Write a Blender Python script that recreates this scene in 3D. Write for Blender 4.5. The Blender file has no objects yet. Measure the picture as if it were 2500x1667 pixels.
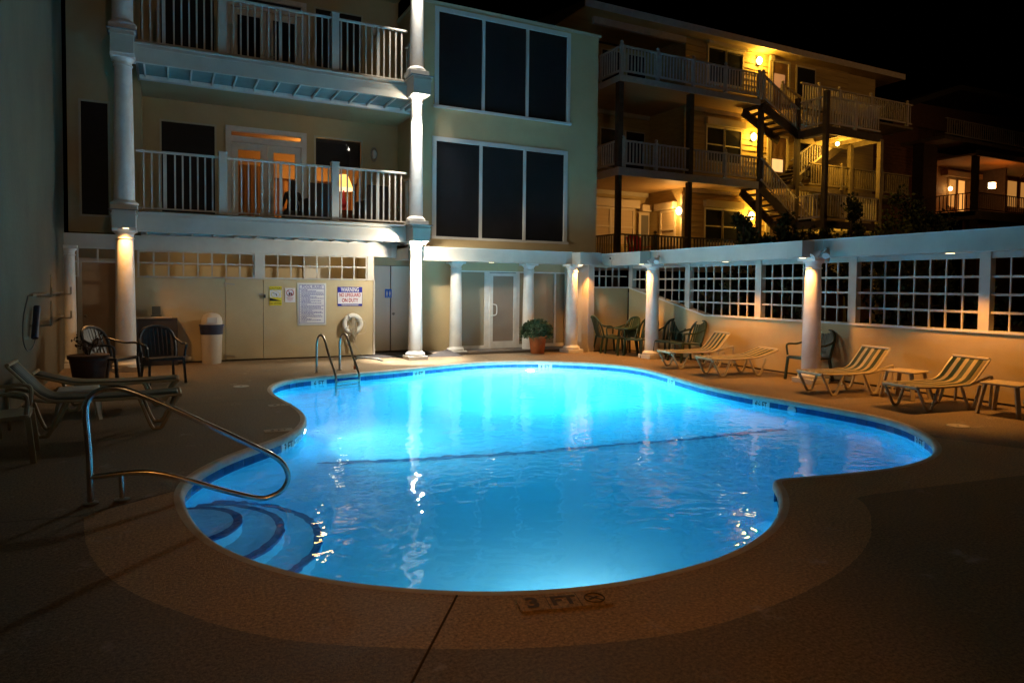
import bpy, bmesh, math, random
from mathutils import Vector, Matrix, noise
from mathutils.geometry import delaunay_2d_cdt
random.seed(7)
PI=math.pi
sc=bpy.context.scene
col=sc.collection
# ---------------------------------------------------------------- camera
F,PX,PY,PITCH,ROLL,YAW,H=1660.,1250.,760.,math.radians(-2.1),0.0100,math.radians(26.9),1.62
fw=Vector((math.sin(YAW)*math.cos(PITCH),math.cos(YAW)*math.cos(PITCH),math.sin(PITCH)))
r0=Vector((math.cos(YAW),-math.sin(YAW),0)); u0=r0.cross(fw)
rr=r0*math.cos(ROLL)+u0*math.sin(ROLL); uu=-r0*math.sin(ROLL)+u0*math.cos(ROLL)
cd=bpy.data.cameras.new('camera'); cam=bpy.data.objects.new('camera',cd); col.objects.link(cam)
m=Matrix.Identity(4)
for i in range(3): m[i][0]=rr[i]; m[i][1]=uu[i]; m[i][2]=-fw[i]
m.translation=Vector((0,0,H)); cam.matrix_world=m
cd.sensor_width=36; cd.lens=F/2500*36; cd.shift_y=-(833.5-PY)/2500; cd.clip_start=.05; cd.clip_end=500
sc.camera=cam
# ---------------------------------------------------------------- world, exposure
w=bpy.data.worlds.new('World'); sc.world=w; w.use_nodes=True
nt=w.node_tree; nt.nodes.clear()
sky=nt.nodes.new('ShaderNodeTexSky'); sky.sky_type='NISHITA'; sky.sun_disc=False
sky.sun_elevation=math.radians(-9); sky.sun_rotation=math.radians(200)
hs=nt.nodes.new('ShaderNodeHueSaturation'); hs.inputs['Saturation'].default_value=.5
bg=nt.nodes.new('ShaderNodeBackground'); bg.inputs[1].default_value=.05
wo=nt.nodes.new('ShaderNodeOutputWorld')
nt.links.new(sky.outputs[0],hs.inputs['Color']); nt.links.new(hs.outputs[0],bg.inputs[0]); nt.links.new(bg.outputs[0],wo.inputs[0])
vs=sc.view_settings; vs.view_transform='Standard'; vs.look='None'; vs.exposure=0; vs.gamma=1; vs.use_curve_mapping=False
sc.render.engine='CYCLES'
cy=sc.cycles; cy.use_denoising=True; cy.max_bounces=10; cy.diffuse_bounces=6; cy.glossy_bounces=4; cy.transmission_bounces=8
cy.volume_bounces=1; cy.sample_clamp_indirect=6; cy.sample_clamp_direct=0; cy.blur_glossy=.3; cy.use_adaptive_sampling=True; cy.adaptive_threshold=.01
WARM=(1,.50,.16); WARM2=(1,.56,.24); WHITE=(1,.88,.68); AMBER=(1,.55,.10)
def link_light(o,loc,d=None):
    col.objects.link(o); o.location=loc
    if d is not None: o.rotation_euler=Vector(d).to_track_quat('-Z','Y').to_euler()
def spot(name,loc,d,power,color,size=100,blend=.6,rad=.04):
    l=bpy.data.lights.new(name,'SPOT'); l.energy=power; l.color=color; l.spot_size=math.radians(size); l.spot_blend=blend; l.shadow_soft_size=rad
    o=bpy.data.objects.new(name,l); link_light(o,loc,d); return o
def point(name,loc,power,color,rad=.05):
    l=bpy.data.lights.new(name,'POINT'); l.energy=power; l.color=color; l.shadow_soft_size=rad
    o=bpy.data.objects.new(name,l); link_light(o,loc); return o
# ---------------------------------------------------------------- materials
MATS={}
def mat(name,c,rough=.6,var=.0,vs_=3.,bump=.0,bs=40.,metal=0.,emit=None,es=0.,spec=.5,c2=None,stretch=None,sss=0):
    if name in MATS: return MATS[name]
    m=bpy.data.materials.new(name); m.use_nodes=True; n=m.node_tree; b=n.nodes['Principled BSDF']
    b.inputs['Base Color'].default_value=(*c,1); b.inputs['Roughness'].default_value=rough; b.inputs['Metallic'].default_value=metal
    b.inputs['Specular IOR Level'].default_value=spec
    g=n.nodes.new('ShaderNodeNewGeometry'); vec=g.outputs['Position']
    if stretch:
        mp=n.nodes.new('ShaderNodeMapping'); mp.inputs['Scale'].default_value=stretch; n.links.new(vec,mp.inputs[0]); vec=mp.outputs[0]
    if var>0 or c2:
        t=n.nodes.new('ShaderNodeTexNoise'); t.inputs['Scale'].default_value=vs_; t.inputs['Detail'].default_value=6; t.inputs['Roughness'].default_value=.65
        n.links.new(vec,t.inputs['Vector'])
        r=n.nodes.new('ShaderNodeValToRGB'); r.color_ramp.elements[0].position=.32; r.color_ramp.elements[1].position=.68
        d=c2 or tuple(x*(1-var) for x in c); e=c if c2 else tuple(min(1,x*(1+var*.6)) for x in c)
        r.color_ramp.elements[0].color=(*d,1); r.color_ramp.elements[1].color=(*e,1)
        n.links.new(t.outputs[0],r.inputs[0]); n.links.new(r.outputs[0],b.inputs['Base Color'])
    if bump>0:
        t=n.nodes.new('ShaderNodeTexNoise'); t.inputs['Scale'].default_value=bs; t.inputs['Detail'].default_value=4
        n.links.new(vec,t.inputs['Vector'])
        bp=n.nodes.new('ShaderNodeBump'); bp.inputs['Strength'].default_value=bump; bp.inputs['Distance'].default_value=.01
        n.links.new(t.outputs[0],bp.inputs['Height']); n.links.new(bp.outputs[0],b.inputs['Normal'])
    if emit:
        b.inputs['Emission Color'].default_value=(*emit,1); b.inputs['Emission Strength'].default_value=es
    MATS[name]=m; return m
def deckmat(name,c,c2):
    m=mat(name,c,.75,bump=.0); n=m.node_tree; b=n.nodes['Principled BSDF']; g=[x for x in n.nodes if x.type=='NEW_GEOMETRY'][0]
    def nz(s,d=6,r=.6):
        t=n.nodes.new('ShaderNodeTexNoise'); t.inputs['Scale'].default_value=s; t.inputs['Detail'].default_value=d; t.inputs['Roughness'].default_value=r; n.links.new(g.outputs['Position'],t.inputs['Vector']); return t
    a=nz(.8,8,.7); f=nz(52,4,.85); st=nz(2.7,8,.7)
    r=n.nodes.new('ShaderNodeValToRGB'); r.color_ramp.elements[0].position=.3; r.color_ramp.elements[1].position=.7
    r.color_ramp.elements[0].color=(*c2,1); r.color_ramp.elements[1].color=(*c,1); n.links.new(a.outputs[0],r.inputs[0])
    r2=n.nodes.new('ShaderNodeValToRGB'); r2.color_ramp.elements[0].position=.35; r2.color_ramp.elements[1].position=.65
    r2.color_ramp.elements[0].color=(.32,.32,.32,1); r2.color_ramp.elements[1].color=(1.5,1.5,1.5,1); n.links.new(f.outputs[0],r2.inputs[0])
    mx=n.nodes.new('ShaderNodeMix'); mx.data_type='RGBA'; mx.blend_type='MULTIPLY'; mx.inputs[0].default_value=1
    n.links.new(r.outputs[0],mx.inputs[6]); n.links.new(r2.outputs[0],mx.inputs[7])
    # pale mineral stains
    r3=n.nodes.new('ShaderNodeValToRGB'); r3.color_ramp.elements[0].position=.60; r3.color_ramp.elements[1].position=.72
    r3.color_ramp.elements[0].color=(0,0,0,1); r3.color_ramp.elements[1].color=(.5,.5,.5,1); n.links.new(st.outputs[0],r3.inputs[0])
    mx2=n.nodes.new('ShaderNodeMix'); mx2.data_type='RGBA'; n.links.new(r3.outputs[0],mx2.inputs[0]); n.links.new(mx.outputs[2],mx2.inputs[6]); mx2.inputs[7].default_value=(.55,.5,.45,1)
    n.links.new(mx2.outputs[2],b.inputs['Base Color'])
    bp=n.nodes.new('ShaderNodeBump'); bp.inputs['Strength'].default_value=.9; bp.inputs['Distance'].default_value=.012
    n.links.new(f.outputs[0],bp.inputs['Height']); n.links.new(bp.outputs[0],b.inputs['Normal'])
    mr=n.nodes.new('ShaderNodeMapRange'); mr.inputs[1].default_value=.35; mr.inputs[2].default_value=.65; mr.inputs[3].default_value=.55; mr.inputs[4].default_value=.85
    n.links.new(a.outputs[0],mr.inputs[0]); n.links.new(mr.outputs[0],b.inputs['Roughness'])
    return m
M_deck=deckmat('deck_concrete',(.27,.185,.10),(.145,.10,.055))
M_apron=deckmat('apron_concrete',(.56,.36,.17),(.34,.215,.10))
M_cop=mat('coping_stone',(.56,.50,.40),.7,var=.25,vs_=5,bump=.5,bs=120)
M_joint=mat('joint_dark',(.10,.075,.05),.9)
M_white=mat('white_paint',(.72,.69,.64),.45,var=.13,vs_=4,bump=.06,bs=25)
M_beam=mat('white_vinyl',(.52,.47,.40),.42,var=.12,vs_=2)
M_stucco=mat('tan_stucco',(.52,.40,.22),.85,var=.08,vs_=1.5,bump=.5,bs=140)
M_wall=mat('tan_panel',(.52,.41,.24),.75,var=.1,vs_=1.2,bump=.15,bs=60)
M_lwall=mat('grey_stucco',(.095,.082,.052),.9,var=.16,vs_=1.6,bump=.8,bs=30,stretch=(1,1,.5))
M_tan2=mat('fence_stucco',(.50,.385,.20),.85,var=.1,vs_=1.4,bump=.4,bs=110)
M_screen=mat('dark_screen',(.008,.0075,.009),.6,spec=.35,var=.25,vs_=3,bump=.3,bs=300)
M_glass=mat('dark_glass',(.02,.022,.03),.08)
M_frame=mat('window_frame',(.62,.61,.57),.5)
M_tileb=mat('blue_tile',(.012,.075,.24),.15,var=.25,vs_=30)
M_tileb2=mat('blue_tile_b',(.010,.055,.19),.15,var=.25,vs_=30)
M_grout=mat('grout',(.10,.16,.24),.8)
M_tilew=mat('white_tile',(.62,.66,.66),.25)
M_ink=mat('black_ink',(.01,.01,.012),.6)
M_plaster=mat('pool_plaster',(.42,.62,.72),.8,var=.07,vs_=.9)
M_nos=mat('nosing_tile',(.002,.03,.16),.5)
M_steel=mat('stainless',(.66,.62,.56),.24,metal=1.,var=.06,vs_=14)
M_steel2=mat('dull_steel',(.42,.38,.32),.3,metal=1.)
M_green=mat('green_resin',(.014,.030,.013),.4)
M_navy=mat('navy_resin',(.022,.028,.035),.42)
M_resin=mat('white_resin',(.46,.38,.24),.4,var=.06,vs_=6)
M_tanres=mat('tan_resin',(.34,.25,.13),.5,var=.1,vs_=6)
M_terra=mat('terracotta',(.46,.13,.035),.8,var=.25,vs_=9,bump=.3,bs=60)
M_dpot=mat('dark_pot',(.05,.022,.018),.7,var=.2,vs_=8)
M_leaf=mat('leaf_green',(.030,.060,.018),.55,var=.4,vs_=14)
M_leafd=mat('cedar_leaf',(.035,.055,.018),.7,var=.4,vs_=8)
M_bark=mat('bark',(.07,.05,.035),.9,var=.3,vs_=12)
M_black=mat('black_plastic',(.02,.02,.024),.5)
M_bin=mat('bin_plastic',(.60,.53,.44),.5,var=.05,vs_=5)
M_lid=mat('bin_band',(.03,.03,.055),.5)
M_cab=mat('cabinet_dark',(.035,.028,.028),.6)
M_coun=mat('counter_top',(.40,.29,.19),.4)
M_signw=mat('sign_white',(.72,.70,.72),.4)
M_signb=mat('sign_blue',(.012,.014,.26),.4)
M_signr=mat('sign_red',(.40,.006,.012),.4)
M_signy=mat('sign_yellow',(.75,.60,.02),.4)
M_rest=mat('restroom_blue',(.01,.12,.62),.4)
M_ring=mat('ring_white',(.80,.76,.68),.5,var=.05,vs_=9)
M_rope=mat('rope',(.55,.47,.34),.8)
M_lampw=mat('lamp_lens_white',(.9,.9,.9),.4,emit=(1,.93,.84),es=18)
M_lamps=mat('lamp_lens_warm',(.9,.8,.6),.4,emit=(1,.72,.38),es=7)
M_lampy=mat('lamp_lens_amber',(.9,.8,.6),.4,emit=(1,.80,.25),es=16)
M_lampp=mat('lamp_lens_porch',(.9,.8,.6),.4,emit=(1,.66,.28),es=11)
M_siding=mat('wood_siding',(.44,.33,.14),.75,var=.2,vs_=3,bump=.3,bs=20,stretch=(.3,1,6))
M_dwood=mat('deck_wood',(.20,.155,.10),.8,var=.3,vs_=5,bump=.3,bs=14,stretch=(1,1,.3))
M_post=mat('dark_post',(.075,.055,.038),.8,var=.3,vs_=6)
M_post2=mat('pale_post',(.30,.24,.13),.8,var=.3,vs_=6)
M_railp=mat('rail_paint',(.52,.47,.40),.7,var=.15,vs_=6)
M_trim=mat('house_trim',(.50,.44,.30),.6,var=.08,vs_=4)
M_roof=mat('roof_shingle',(.05,.043,.035),.9,var=.3,vs_=8)
M_soffit=mat('soffit_panel',(.20,.26,.25),.6,var=.15,vs_=3)
M_curt=mat('curtain',(.42,.24,.09),.8,var=.5,vs_=9,stretch=(4,4,.15))
M_room=mat('room_wall',(.38,.24,.10),.8,var=.1,vs_=2)
M_roomf=mat('room_floor',(.10,.035,.02),.6)
M_wicker=mat('wicker',(.028,.024,.022),.7,var=.3,vs_=40)
M_red=mat('red_resin',(.50,.010,.03),.45)
M_pave=mat('paver',(.16,.14,.13),.8,var=.3,vs_=6,bump=.5,bs=60)
M_pave2=mat('paver_warm',(.24,.18,.14),.8,var=.3,vs_=6,bump=.5,bs=60)
M_brick=mat('house_brick',(.22,.11,.06),.85,var=.3,vs_=6)
M_skin=mat('skin',(.45,.26,.16),.6)
M_hair=mat('hair',(.035,.020,.012),.6)
M_cloth=mat('dark_clothes',(.03,.022,.022),.85)
M_mat=mat('rubber_mat',(.035,.03,.03),.9,var=.3,vs_=20,bump=.4,bs=80)
M_ground=mat('dune_ground',(.10,.085,.055),.95,var=.4,vs_=1.5,bump=.5,bs=8)
def glassmat():
    m=bpy.data.materials.new('frosted_glass'); m.use_nodes=True; b=m.node_tree.nodes['Principled BSDF']
    b.inputs['Base Color'].default_value=(.27,.23,.16,1); b.inputs['Roughness'].default_value=.2; b.inputs['IOR'].default_value=1.7; return m
M_fglass=glassmat()
def clearmat():
    m=bpy.data.materials.new('clear_pane'); m.use_nodes=True; n=m.node_tree; n.nodes.clear()
    o=n.nodes.new('ShaderNodeOutputMaterial'); mx=n.nodes.new('ShaderNodeMixShader'); t=n.nodes.new('ShaderNodeBsdfTransparent'); g=n.nodes.new('ShaderNodeBsdfGlossy'); g.inputs['Roughness'].default_value=.03
    fr=n.nodes.new('ShaderNodeFresnel'); fr.inputs[0].default_value=1.35
    n.links.new(fr.outputs[0],mx.inputs[0]); n.links.new(t.outputs[0],mx.inputs[1]); n.links.new(g.outputs[0],mx.inputs[2]); n.links.new(mx.outputs[0],o.inputs[0]); return m
M_clear=clearmat()
def stripemat(name,a,b_,scale):
    m=bpy.data.materials.new(name); m.use_nodes=True; n=m.node_tree; b=n.nodes['Principled BSDF']; b.inputs['Roughness'].default_value=.6
    uv=n.nodes.new('ShaderNodeUVMap'); sp=n.nodes.new('ShaderNodeSeparateXYZ'); n.links.new(uv.outputs[0],sp.inputs[0])
    mu=n.nodes.new('ShaderNodeMath'); mu.operation='MULTIPLY'; mu.inputs[1].default_value=scale; n.links.new(sp.outputs[0],mu.inputs[0])
    fr=n.nodes.new('ShaderNodeMath'); fr.operation='FRACT'; n.links.new(mu.outputs[0],fr.inputs[0])
    gt=n.nodes.new('ShaderNodeMath'); gt.operation='GREATER_THAN'; gt.inputs[1].default_value=.46; n.links.new(fr.outputs[0],gt.inputs[0])
    mx=n.nodes.new('ShaderNodeMix'); mx.data_type='RGBA'; n.links.new(gt.outputs[0],mx.inputs[0]); mx.inputs[6].default_value=(*a,1); mx.inputs[7].default_value=(*b_,1)
    n.links.new(mx.outputs[2],b.inputs['Base Color']); return m
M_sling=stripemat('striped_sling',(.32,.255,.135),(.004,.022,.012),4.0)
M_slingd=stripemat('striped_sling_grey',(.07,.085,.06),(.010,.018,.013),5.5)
def watermat():
    m=bpy.data.materials.new('pool_water'); m.use_nodes=True; n=m.node_tree; n.nodes.clear()
    o=n.nodes.new('ShaderNodeOutputMaterial'); g=n.nodes.new('ShaderNodeBsdfGlass'); g.inputs['IOR'].default_value=1.33; g.inputs['Roughness'].default_value=0.0
    g.inputs['Color'].default_value=(.95,1,1,1)
    ge=n.nodes.new('ShaderNodeNewGeometry')
    def nz(s,d,st=(1,1,1),dist=0.):
        mp=n.nodes.new('ShaderNodeMapping'); mp.inputs['Scale'].default_value=st; mp.inputs['Rotation'].default_value=(0,0,.4); n.links.new(ge.outputs['Position'],mp.inputs[0])
        t=n.nodes.new('ShaderNodeTexNoise'); t.inputs['Scale'].default_value=s; t.inputs['Detail'].default_value=d; t.inputs['Distortion'].default_value=dist; n.links.new(mp.outputs[0],t.inputs['Vector']); return t
    a=nz(1.4,1,dist=.3); b=nz(5.0,1,(1,1.25,1),.2); c=nz(12,0)
    b1=n.nodes.new('ShaderNodeBump'); b1.inputs['Strength'].default_value=1; b1.inputs['Distance'].default_value=.010
    b2=n.nodes.new('ShaderNodeBump'); b2.inputs['Strength'].default_value=1; b2.inputs['Distance'].default_value=.0062
    n.links.new(a.outputs[0],b1.inputs['Height']); n.links.new(b.outputs[0],b2.inputs['Height']); n.links.new(b1.outputs[0],b2.inputs['Normal'])
    b3=n.nodes.new('ShaderNodeBump'); b3.inputs['Strength'].default_value=1; b3.inputs['Distance'].default_value=.0014
    n.links.new(c.outputs[0],b3.inputs['Height']); n.links.new(b2.outputs[0],b3.inputs['Normal']); n.links.new(b3.outputs[0],g.inputs['Normal']); n.links.new(g.outputs[0],o.inputs[0])
    va=n.nodes.new('ShaderNodeVolumeAbsorption'); va.inputs['Color'].default_value=(.33,.90,.988,1); va.inputs['Density'].default_value=1.0; vsn=n.nodes.new('ShaderNodeVolumeScatter'); vsn.inputs['Color'].default_value=(.75,.93,1,1); vsn.inputs['Density'].default_value=.12; vsn.inputs['Anisotropy'].default_value=.3
    ad=n.nodes.new('ShaderNodeAddShader'); n.links.new(va.outputs[0],ad.inputs[0]); n.links.new(vsn.outputs[0],ad.inputs[1]); n.links.new(ad.outputs[0],o.inputs['Volume']); return m
M_water=watermat()
# ---------------------------------------------------------------- mesh helpers
class MB:
    def __init__(s): s.v=[]; s.f=[]; s.uv=None
    def add(s,v,f):
        k=len(s.v); s.v+=[tuple(p) for p in v]; s.f+=[tuple(i+k for i in q) for q in f]; return s
    def box(s,x0,x1,y0,y1,z0,z1):
        return s.add([(x0,y0,z0),(x1,y0,z0),(x1,y1,z0),(x0,y1,z0),(x0,y0,z1),(x1,y0,z1),(x1,y1,z1),(x0,y1,z1)],
            [(0,3,2,1),(4,5,6,7),(0,1,5,4),(1,2,6,5),(2,3,7,6),(3,0,4,7)])
    def bar(s,a,b,wx,wy=None,up=(0,0,1)):
        a=Vector(a); b=Vector(b); wy=wy or wx; d=(b-a).normalized(); u=Vector(up)
        if abs(d.dot(u))>.98: u=Vector((0,1,0))
        x=d.cross(u).normalized()*wx/2; y=x.cross(d).normalized()*wy/2
        return s.add([a-x-y,a+x-y,a+x+y,a-x+y,b-x-y,b+x-y,b+x+y,b-x+y],[(0,3,2,1),(4,5,6,7),(0,1,5,4),(1,2,6,5),(2,3,7,6),(3,0,4,7)])
    def tube(s,pts,r,n=8,closed=False,caps=True):
        P=[Vector(p) for p in pts]; k=len(P); base=len(s.v); u=None
        for i,p in enumerate(P):
            if closed: t=(P[(i+1)%k]-P[i-1]).normalized()
            else: t=(P[min(i+1,k-1)]-P[max(i-1,0)]).normalized()
            if u is None:
                u=Vector((0,0,1)) if abs(t.z)<.9 else Vector((1,0,0))
            u=(u-t*u.dot(t)).normalized(); v=t.cross(u)
            ri=r[i] if isinstance(r,(list,tuple)) else r
            for j in range(n):
                a=2*PI*j/n; s.v.append(tuple(p+u*ri*math.cos(a)+v*ri*math.sin(a)))
        for i in range(k if closed else k-1):
            for j in range(n):
                a=base+i*n+j; b=base+i*n+(j+1)%n; c=base+((i+1)%k)*n+(j+1)%n; d=base+((i+1)%k)*n+j
                s.f.append((a,b,c,d))
        if caps and not closed:
            s.f.append(tuple(base+j for j in range(n))[::-1]); s.f.append(tuple(base+(k-1)*n+j for j in range(n)))
        return s
    def lathe(s,prof,c=(0,0,0),n=24,sx=1,sy=1):
        b=len(s.v)
        for r,z in prof:
            for j in range(n):
                a=2*PI*j/n; s.v.append((c[0]+r*math.cos(a)*sx,c[1]+r*math.sin(a)*sy,c[2]+z))
        for i in range(len(prof)-1):
            for j in range(n):
                s.f.append((b+i*n+j,b+i*n+(j+1)%n,b+(i+1)*n+(j+1)%n,b+(i+1)*n+j))
        s.f.append(tuple(b+j for j in range(n))[::-1]); s.f.append(tuple(b+(len(prof)-1)*n+j for j in range(n)))
        return s
    def prism(s,poly,z0,z1):
        n=len(poly); k=len(s.v)
        s.v+=[(x,y,z0) for x,y in poly]+[(x,y,z1) for x,y in poly]
        s.f+=[tuple(range(k,k+n))[::-1],tuple(range(k+n,k+2*n))]+[(k+i,k+(i+1)%n,k+n+(i+1)%n,k+n+i) for i in range(n)]
        return s
    def ball(s,c,r,n=10,sz=1):
        pr=[(r*math.sin(PI*i/n)+1e-4,-r*sz*math.cos(PI*i/n)) for i in range(n+1)]
        return s.lathe(pr,c,n*2)
    def mesh(s,name,m,smooth=False):
        me=bpy.data.meshes.new(name); me.from_pydata(s.v,[],s.f); me.update()
        if isinstance(m,(list,tuple)):
            for q in m: me.materials.append(q)
        else: me.materials.append(m)
        if smooth:
            me.polygons.foreach_set('use_smooth',[True]*len(me.polygons))
            try: me.set_sharp_from_angle(angle=math.radians(42))
            except Exception: pass
        return me
    def build(s,name,m,parent=None,smooth=False,bevel=0):
        o=bpy.data.objects.new(name,s.mesh(name,m,smooth)); col.objects.link(o)
        if parent: o.parent=parent
        if bevel:
            b=o.modifiers.new('bevel','BEVEL'); b.width=bevel; b.segments=2; b.limit_method='ANGLE'
        return o
def inst(me,name,parent,loc=(0,0,0),rot=(0,0,0),scale=(1,1,1)):
    o=bpy.data.objects.new(name,me); col.objects.link(o); o.parent=parent; o.location=loc; o.rotation_euler=rot; o.scale=scale; return o
def tag(o,label=None,cat=None,group=None,kind=None):
    if label: o['label']=label
    if cat: o['category']=cat
    if group: o['group']=group
    if kind: o['kind']=kind
    return o
def thing(name,label,cat,loc=(0,0,0),rz=0,group=None):
    o=bpy.data.objects.new(name,None); col.objects.link(o); o.location=loc; o.rotation_euler=(0,0,rz); o.empty_display_size=.1
    return tag(o,label,cat,group)
def box(name,m,x0,x1,y0,y1,z0,z1,parent=None,bevel=0): return MB().box(x0,x1,y0,y1,z0,z1).build(name,m,parent,bevel=bevel)
def copy_tree(o,parent=None,loc=None,rz=None,label=None):
    c=o.copy(); col.objects.link(c)
    if parent: c.parent=parent
    if loc is not None: c.location=loc
    if rz is not None: c.rotation_euler=(0,0,rz)
    if label: c['label']=label
    for ch in list(o.children): copy_tree(ch,c)
    return c
def text(s,loc,size,m,parent,rot=(PI/2,0,0),sx=1,name='lettering',align='CENTER',bold=0):
    cu=bpy.data.curves.new(name,'FONT'); cu.body=s; cu.size=size; cu.align_x=align; cu.align_y='CENTER'; cu.extrude=.0008; cu.offset=bold; cu.resolution_u=3
    cu.materials.append(m); o=bpy.data.objects.new(name,cu); col.objects.link(o)
    if parent: o.parent=parent
    dg=bpy.context.evaluated_depsgraph_get(); dg.update(); me=bpy.data.meshes.new_from_object(o.evaluated_get(dg)); bpy.data.objects.remove(o)
    o=bpy.data.objects.new(name,me); col.objects.link(o)
    if parent: o.parent=parent
    o.location=loc; o.rotation_euler=rot; o.scale=(sx,1,1); return o
def catmull(p,n=6,closed=True):
    k=len(p); out=[]
    rng=range(k) if closed else range(k-1)
    for i in rng:
        if closed: a,b,c,d=p[i-1],p[i],p[(i+1)%k],p[(i+2)%k]
        else: a,b,c,d=p[max(i-1,0)],p[i],p[i+1],p[min(i+2,k-1)]
        for j in range(n):
            t=j/n; out.append(tuple(.5*(2*b[q]+(-a[q]+c[q])*t+(2*a[q]-5*b[q]+4*c[q]-d[q])*t*t+(-a[q]+3*b[q]-3*c[q]+d[q])*t**3) for q in range(len(b))))
    if not closed: out.append(tuple(p[-1]))
    return out
# ---------------------------------------------------------------- pool outline (world metres)
OUT=[(1.39,10.94),(1.47,11.33),(1.60,11.67),(1.76,11.90),(1.96,12.06),(2.2,12.18),(2.58,12.31),(3.13,12.43),(3.71,12.54),(4.36,12.75),(5.11,13.05),(5.89,13.27),(6.56,13.25),(7.30,12.97),(7.85,12.52),(8.30,12.02),(8.53,11.5),(8.57,10.95),(8.42,10.25),(8.15,9.3),(8.01,8.6),(7.98,8.0),(8.01,7.5),(8.06,7.1),(8.11,6.6),(8.14,6.2),(8.15,5.83),(8.11,5.5),(7.98,5.15),(7.76,4.84),(7.5,4.56),(7.3,4.38),(7.05,4.2),(6.82,4.08),(6.54,3.98),(6.18,3.92),(5.87,3.905),(5.54,3.94),(5.09,4.01),(4.81,4.07),(4.66,4.105),(4.585,4.09),
(4.50,3.985),(4.41,3.865),(4.28,3.73),(4.14,3.60),(3.98,3.475),(3.79,3.345),(3.58,3.23),(3.36,3.14),(3.15,3.075),(2.94,3.03),(2.74,3.01),(2.49,3.0),(2.25,3.01),(2.04,3.04),(1.81,3.10),(1.59,3.18),(1.40,3.275),(1.27,3.355),(1.13,3.445),(.98,3.56),(.79,3.725),(.65,3.875),(.51,4.07),(.43,4.20),(.355,4.34),(.285,4.49),(.225,4.65),(.175,4.84),(.128,5.09),(.10,5.31),(.083,5.53),(.077,5.71),(.088,5.90),(.12,6.08),(.175,6.26),(.275,6.48),(.43,6.745),(.59,6.95),(.77,7.14),(.955,7.33),(1.15,7.54),(1.29,7.79),(1.39,8.06),(1.465,8.32),(1.52,8.70),(1.52,9.12),(1.475,9.62),(1.415,10.1),(1.375,10.55)]
OUT=[(a,b) for a,b in OUT]
for _ in range(1):
    n_=len(OUT); OUT=[tuple((OUT[i-1][q]+2*OUT[i][q]+OUT[(i+1)%n_][q])/4 for q in (0,1)) for i in range(n_)]
OUTS=catmull(OUT,4)   # runs clockwise seen from above
def resample(p,step):
    k=len(p); L=[0]
    for i in range(k): L.append(L[-1]+math.dist(p[i],p[(i+1)%k]))
    n=max(8,round(L[-1]/step)); out=[]; j=0
    for i in range(n):
        d=L[-1]*i/n
        while L[j+1]<d: j+=1
        t=(d-L[j])/max(1e-9,L[j+1]-L[j]); a=p[j]; b=p[(j+1)%k]; out.append((a[0]+(b[0]-a[0])*t,a[1]+(b[1]-a[1])*t))
    return out
OUTR=resample(OUTS,.076)
def normals(p):
    k=len(p); o=[]
    for i in range(k):
        dx=p[(i+1)%k][0]-p[i-1][0]; dy=p[(i+1)%k][1]-p[i-1][1]; l=math.hypot(dx,dy) or 1; o.append((-dy/l,dx/l))   # left of a clockwise path: outward
    return o
NRM=normals(OUTR)
def offset(d): return [(p[0]+n[0]*d,p[1]+n[1]*d) for p,n in zip(OUTR,NRM)]
def inside(pt,poly):
    x,y=pt; c=False; j=len(poly)-1
    for i in range(len(poly)):
        xi,yi=poly[i]; xj,yj=poly[j]
        if (yi>y)!=(yj>y) and x<(xj-xi)*(y-yi)/(yj-yi)+xi: c=not c
        j=i
    return c
def cdt(polys,keep,extra=()):
    v=[];e=[]
    for p in polys:
        k=len(v); v+=[Vector(q) for q in p]; e+=[(k+i,k+(i+1)%len(p)) for i in range(len(p))]
    v+=[Vector(q) for q in extra]
    r=delaunay_2d_cdt(v,e,[],0,1e-5)
    V=r[0]; Fc=[]
    for f in r[2]:
        c=(sum(V[i].x for i in f)/len(f),sum(V[i].y for i in f)/len(f))
        if keep(c): Fc.append(f)
    return V,Fc
def flat(name,m,V,Fc,z,parent=None):
    used=sorted({i for f in Fc for i in f}); mp={a:b for b,a in enumerate(used)}
    mb=MB(); zf=z if callable(z) else (lambda x,y:z)
    mb.v=[(V[i].x,V[i].y,zf(V[i].x,V[i].y)) for i in used]
    for f in Fc:
        g=[mp[i] for i in f]; a,b,c=(mb.v[g[0]],mb.v[g[1]],mb.v[g[2]])
        if (b[0]-a[0])*(c[1]-a[1])-(b[1]-a[1])*(c[0]-a[0])<0: g=g[::-1]
        mb.f.append(tuple(g))
    return mb.build(name,m,parent)
# ---------------------------------------------------------------- ground, deck
gx=[-140,-2.9,11.9,160]; gy=[-120,-3.9,17.9,200]; mb=MB()
for i in range(3):
    for j in range(3):
        if (i,j)!=(1,1): mb.add([(gx[i],gy[j],-.06),(gx[i+1],gy[j],-.06),(gx[i+1],gy[j+1],-.06),(gx[i],gy[j+1],-.06)],[(0,1,2,3)])
tag(mb.build('ground',M_ground),kind='structure')
# sub-base seen in the joints
edge=offset(.04); 
V,Fc=cdt([edge,[(-3,-4),(12,-4),(12,18),(-3,18)]],lambda c:not inside(c,edge) and -3<c[0]<12 and -4<c[1]<18)
tag(flat('deck_subbase',M_joint,V,Fc,-.018),kind='structure')
APR=[(-.524,5.466),(-.48,5.037),(-.423,4.708),(-.339,4.395),(-.244,4.157),(-.157,3.986),(-.027,3.777),(.065,3.648),(.20,3.46),(.373,3.27),(.57,3.10),(.793,2.955),(.954,2.862),(1.172,2.75),(1.339,2.67),(1.574,2.58),(1.765,2.52),(1.966,2.47),(2.221,2.43),(2.43,2.425),(2.65,2.437),(2.937,2.47),(3.267,2.53),(3.564,2.615),(3.809,2.71),(4.09,2.849),(4.287,2.982),(4.55,3.175),(4.73,3.36),(4.86,3.47),(5.649,3.39),(6.8,3.25),(8.2,3.05)]
APRS=catmull(APR,3,False)
jw=.022
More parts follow.
